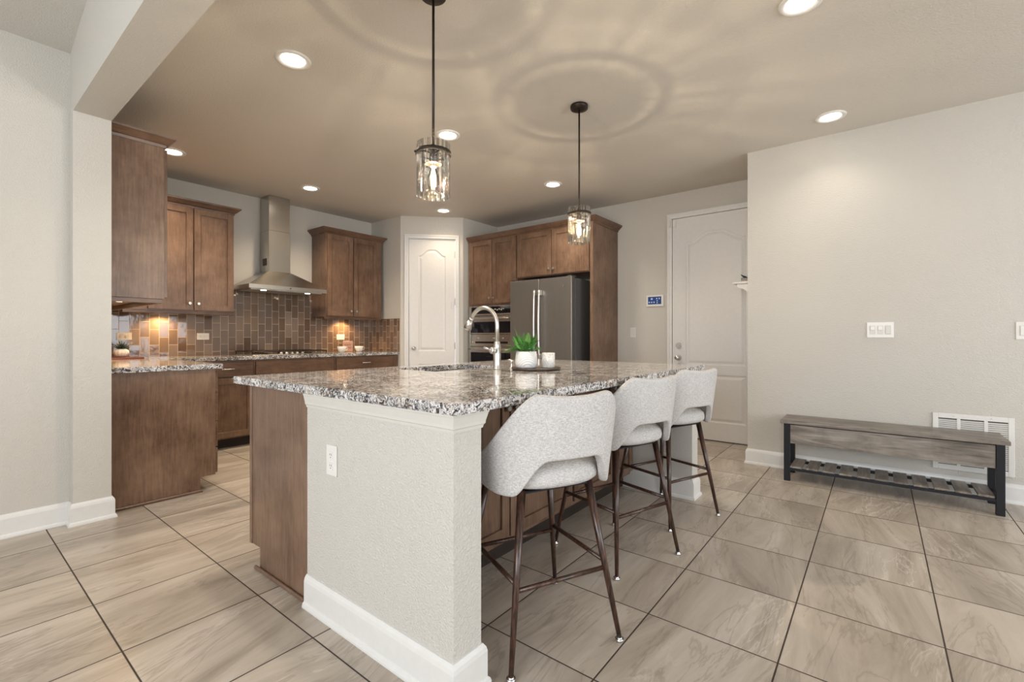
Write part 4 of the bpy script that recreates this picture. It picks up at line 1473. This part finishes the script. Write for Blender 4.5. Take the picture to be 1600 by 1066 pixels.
TX, TY = 2.276, 1.616
c = thing('serving_tray', 'round dark wood tray under the fern and candle', 'tray', (TX, TY, FZ))
bm = BM(); add_lathe(bm, [(0, .0005), (.135, .0005), (.146, .004), (.150, .014), (.146, .017), (.138, .012), (0, .011)], (TX, TY, FZ), 48); obj('tray_disc', bm, M['tray'], c)
RV = Vector((math.sin(YAW), -math.cos(YAW), 0)); FV = Vector((math.cos(YAW), math.sin(YAW), 0))
pp = Vector((TX, TY, FZ + .0115)) - RV * .058 + FV * .000
c = thing('potted_fern', 'small green fern in a white textured ceramic pot on the tray', 'potted plant', pp)
bm = BM(); add_lathe(bm, [(0, 0), (.052, 0), (.060, .006), (.066, .03), (.066, .06), (.061, .098), (.057, .100), (.056, .088), (0, .086)], pp, 36); pot = obj('pot', bm, M['weave'], c)
bm = BM(); add_lathe(bm, [(0, .0865), (.0555, .0865), (.0555, .089), (0, .092)], pp, 24); obj('soil', bm, M['soil'], c)


def frond(bm, base, direction, length, droop, lift, size):
    d = Vector(direction).normalized()
    pts = []
    n = 13
    for i in range(n):
        t = i / (n - 1)
        p = base + d * (length * t * (1 - .15 * t)) + Vector((0, 0, lift * t - droop * t * t))
        pts.append(p)
    add_tube(bm, pts, .0009, 5)
    side = d.cross(Vector((0, 0, 1)))
    side = side.normalized() if side.length > .01 else Vector((1, 0, 0))
    for i in range(2, n):
        t = i / (n - 1)
        tang = (pts[i] - pts[i - 1]).normalized()
        L = size * (math.sin(PI * min(1, t * .86 + .14)) ** .7) * random.uniform(.85, 1.1)
        for s in (-1, 1):
            dirn = (side * s + tang * .75 + Vector((0, 0, random.uniform(-.15, .25)))).normalized()
            nrm = dirn.cross(tang).normalized()
            w_ = dirn.cross(nrm).normalized() * L * .13
            b0 = pts[i]
            up = nrm * L * .08
            v = [b0, b0 + dirn * L * .35 + w_ + up, b0 + dirn * L * .72 + w_ * .8 + up, b0 + dirn * L, b0 + dirn * L * .72 - w_ * .8 + up, b0 + dirn * L * .35 - w_ + up]
            vs = [bm.verts.new(q) for q in v]
            mid1 = bm.verts.new(b0 + dirn * L * .5 - up)
            for k in range(6):
                bm.faces.new((vs[k], vs[(k + 1) % 6], mid1))
    add = pts[-1]


random.seed(12)
for k in range(30):
    a = 2 * PI * k / 30 * 2.4 + random.uniform(-.2, .2)
    tilt = .12 + .80 * (k / 30)
    bm = BM()
    d = Vector((math.cos(a), math.sin(a), 0))
    b0 = pp + Vector((0, 0, .088)) + d * random.uniform(.0, .03)
    frond(bm, b0, d, .028 + .105 * tilt * random.uniform(.7, 1.05), .02 + .05 * tilt, .195 - .095 * tilt + random.uniform(-.06, .015), .026)
    obj('frond', bm, M['leaf'], c)
for sd, ln in ((-RV * 1.0 + FV * .1, .17), (-RV * 1.0 - FV * .25, .15), (-RV * .8 - FV * .5, .12), (RV * .9 + FV * .2, .085)):
    bm = BM(); frond(bm, pp + Vector((0, 0, .09)), sd, ln, .085 if ln > .1 else .03, .085, .030); obj('frond', bm, M['leaf'], c)

cp_ = Vector((TX, TY, FZ + .0115)) + RV * .078 + FV * .035
c = thing('candle_jar', 'white marbled candle jar beside the fern on the tray', 'candle', cp_)
bm = BM(); add_lathe(bm, [(0, 0), (.036, 0), (.040, .004), (.040, .088), (.038, .090), (.035, .088), (.035, .070), (0, .070)], cp_, 32); obj('jar', bm, M['marble'], c)
bm = BM(); add_cyl(bm, cp_ + Vector((0, 0, .0705)), cp_ + Vector((0, 0, .082)), .001, None, 6); obj('wick', bm, M['slot'], c)

# ================================================================= BACK COUNTER ITEMS
CZ = .917


def cup(x, y, label, r=.058, h=.075):
    c = thing('coffee_cup', label, 'cup', (x, y, CZ), 'cups beside the small sign')
    bm = BM(); add_lathe(bm, [(0, 0), (.030, 0), (.034, .006), (.046, .02), (r * .93, .045), (r, h), (r * .95, h), (r * .86, .045), (.035, .012), (0, .010)], (x, y, CZ), 28); obj('cup_body', bm, M['ceramic'], c)
    bm = BM(); add_tube(bm, [(x + r * .88, y, CZ + .062), (x + r * 1.35, y, CZ + .064), (x + r * 1.45, y, CZ + .045), (x + r * 1.2, y, CZ + .026), (x + r * .8, y, CZ + .024)], .0045, 8); obj('cup_handle', bm, M['ceramic'], c)


cup(3.345, 5.46, 'white coffee cup left of the small pink sign')
cup(3.640, 5.52, 'white coffee cup right of the small pink sign')
c = thing('tabletop_sign', 'small pale pink framed sign standing between the two coffee cups', 'sign', (3.52, 5.60, CZ))
M['pink'] = plain('pale_pink_board', (0.62, 0.40, 0.33), .6)
M['script'] = plain('brown_script', (0.14, 0.06, 0.045), .6)
SFr = Frame((3.44, 5.60, CZ), (1, 0, 0), (0, -1, .10))
bm = BM(); add_box(bm, (0, 0, 0.004), (.150, .010, .145), .002, SFr); b = obj('board', bm, M['pink'], c)
# two rows of looping script strokes
for row, z in enumerate((.094, .052)):
    bm = BM()
    pts = []
    for i in range(40):
        t = i / 39
        pts.append(SFr(.022 + .105 * t + .005 * math.sin(t * 40 + row), .0125, z + .013 * math.sin(t * 27 + row * 2)))
    add_tube(bm, pts, .0018, 6)
    obj('script_line', bm, M['script'], b)

# succulent on a reddish board
bx, by = 1.105, 5.42
bm = BM(); add_box(bm, (.86, 5.29, CZ), (1.245, 5.53, CZ + .014), .004, seg=2)
o = obj('cutting_board', bm, M['redwood']); tag(o, 'reddish wooden board lying on the left counter', 'cutting board')
c = thing('potted_succulent', 'dark spiky succulent in a white ribbed round pot', 'potted plant', (bx, by, CZ + .0145))
PZ = CZ + .0145
bm = BM(); add_lathe(bm, [(0, 0), (.030, 0), (.048, .012), (.058, .035), (.052, .060), (.032, .074), (.029, .070), (0, .068)], (bx, by, PZ), 48, fn=lambda t, z: 1 + .045 * math.cos(12 * t)); obj('pot', bm, M['ceramic'], c)
bm = BM()
for k in range(26):
    a = k * 2.4; el = .35 + 1.15 * k / 26
    d = Vector((math.cos(a) * math.cos(el), math.sin(a) * math.cos(el), math.sin(el)))
    b0 = Vector((bx, by, PZ + .068))
    add_tube(bm, [b0, b0 + d * .03, b0 + d * .078], .004, 6, taper=[.004, .0055, .0008])
obj('leaves', bm, M['succ'], c)

# entry shelf on the return wall beside the garage door
c = thing('coat_shelf', 'white bracketed coat shelf beside the garage door, mostly hidden by the wall', 'shelf', (4.95, YR, 1.45))
bm = BM(); add_box(bm, (4.74, YR + .0005, 1.615), (5.22, YR + .175, 1.637), .003); obj('shelf_board', bm, M['trim'], c)
bm = BM(); add_box(bm, (4.76, YR + .0005, .30), (5.20, YR + .016, 1.6145), .002); obj('back_board', bm, M['trim'], c)
for x in (4.78, 5.16):
    bm = BM()
    pr = [(.0165, 1.6145), (.145, 1.6145), (.140, 1.585), (.085, 1.565), (.045, 1.525), (.040, 1.50), (.0165, 1.49)]
    vs = [[bm.verts.new((xx, YR + a, z)) for a, z in pr] for xx in (x, x + .022)]
    bm.faces.new(vs[0]); bm.faces.new(vs[1][::-1])
    for i in range(len(pr)):
        j = (i + 1) % len(pr); bm.faces.new((vs[0][i], vs[0][j], vs[1][j], vs[1][i]))
    obj('bracket', bm, M['trim'], c)
for x in (4.88, 5.02):
    bm = BM(); add_tube(bm, [(x, YR + .016, 1.47), (x, YR + .05, 1.46), (x, YR + .06, 1.485)], .005, 8); obj('coat_hook', bm, M['nickel'], c)
c = thing('planter_box', 'small grey planter with dark foliage on the coat shelf', 'planter', (4.90, YR + .08, 1.6375))
bm = BM(); add_box(bm, (4.80, YR + .04, 1.6375), (5.02, YR + .115, 1.675), .003); obj('box', bm, M['bench'], c)
random.seed(3)
bm = BM()
for k in range(30):
    a = random.uniform(0, 2 * PI); x = random.uniform(4.81, 5.0)
    b0 = Vector((x, YR + .075, 1.675)); d = Vector((math.cos(a) * .5, math.sin(a) * .8, random.uniform(.1, .7)))
    add_tube(bm, [b0, b0 + d * .03, b0 + d * .06], .004, 5, taper=[.003, .006, .001])
obj('foliage', bm, M['succ'], c)
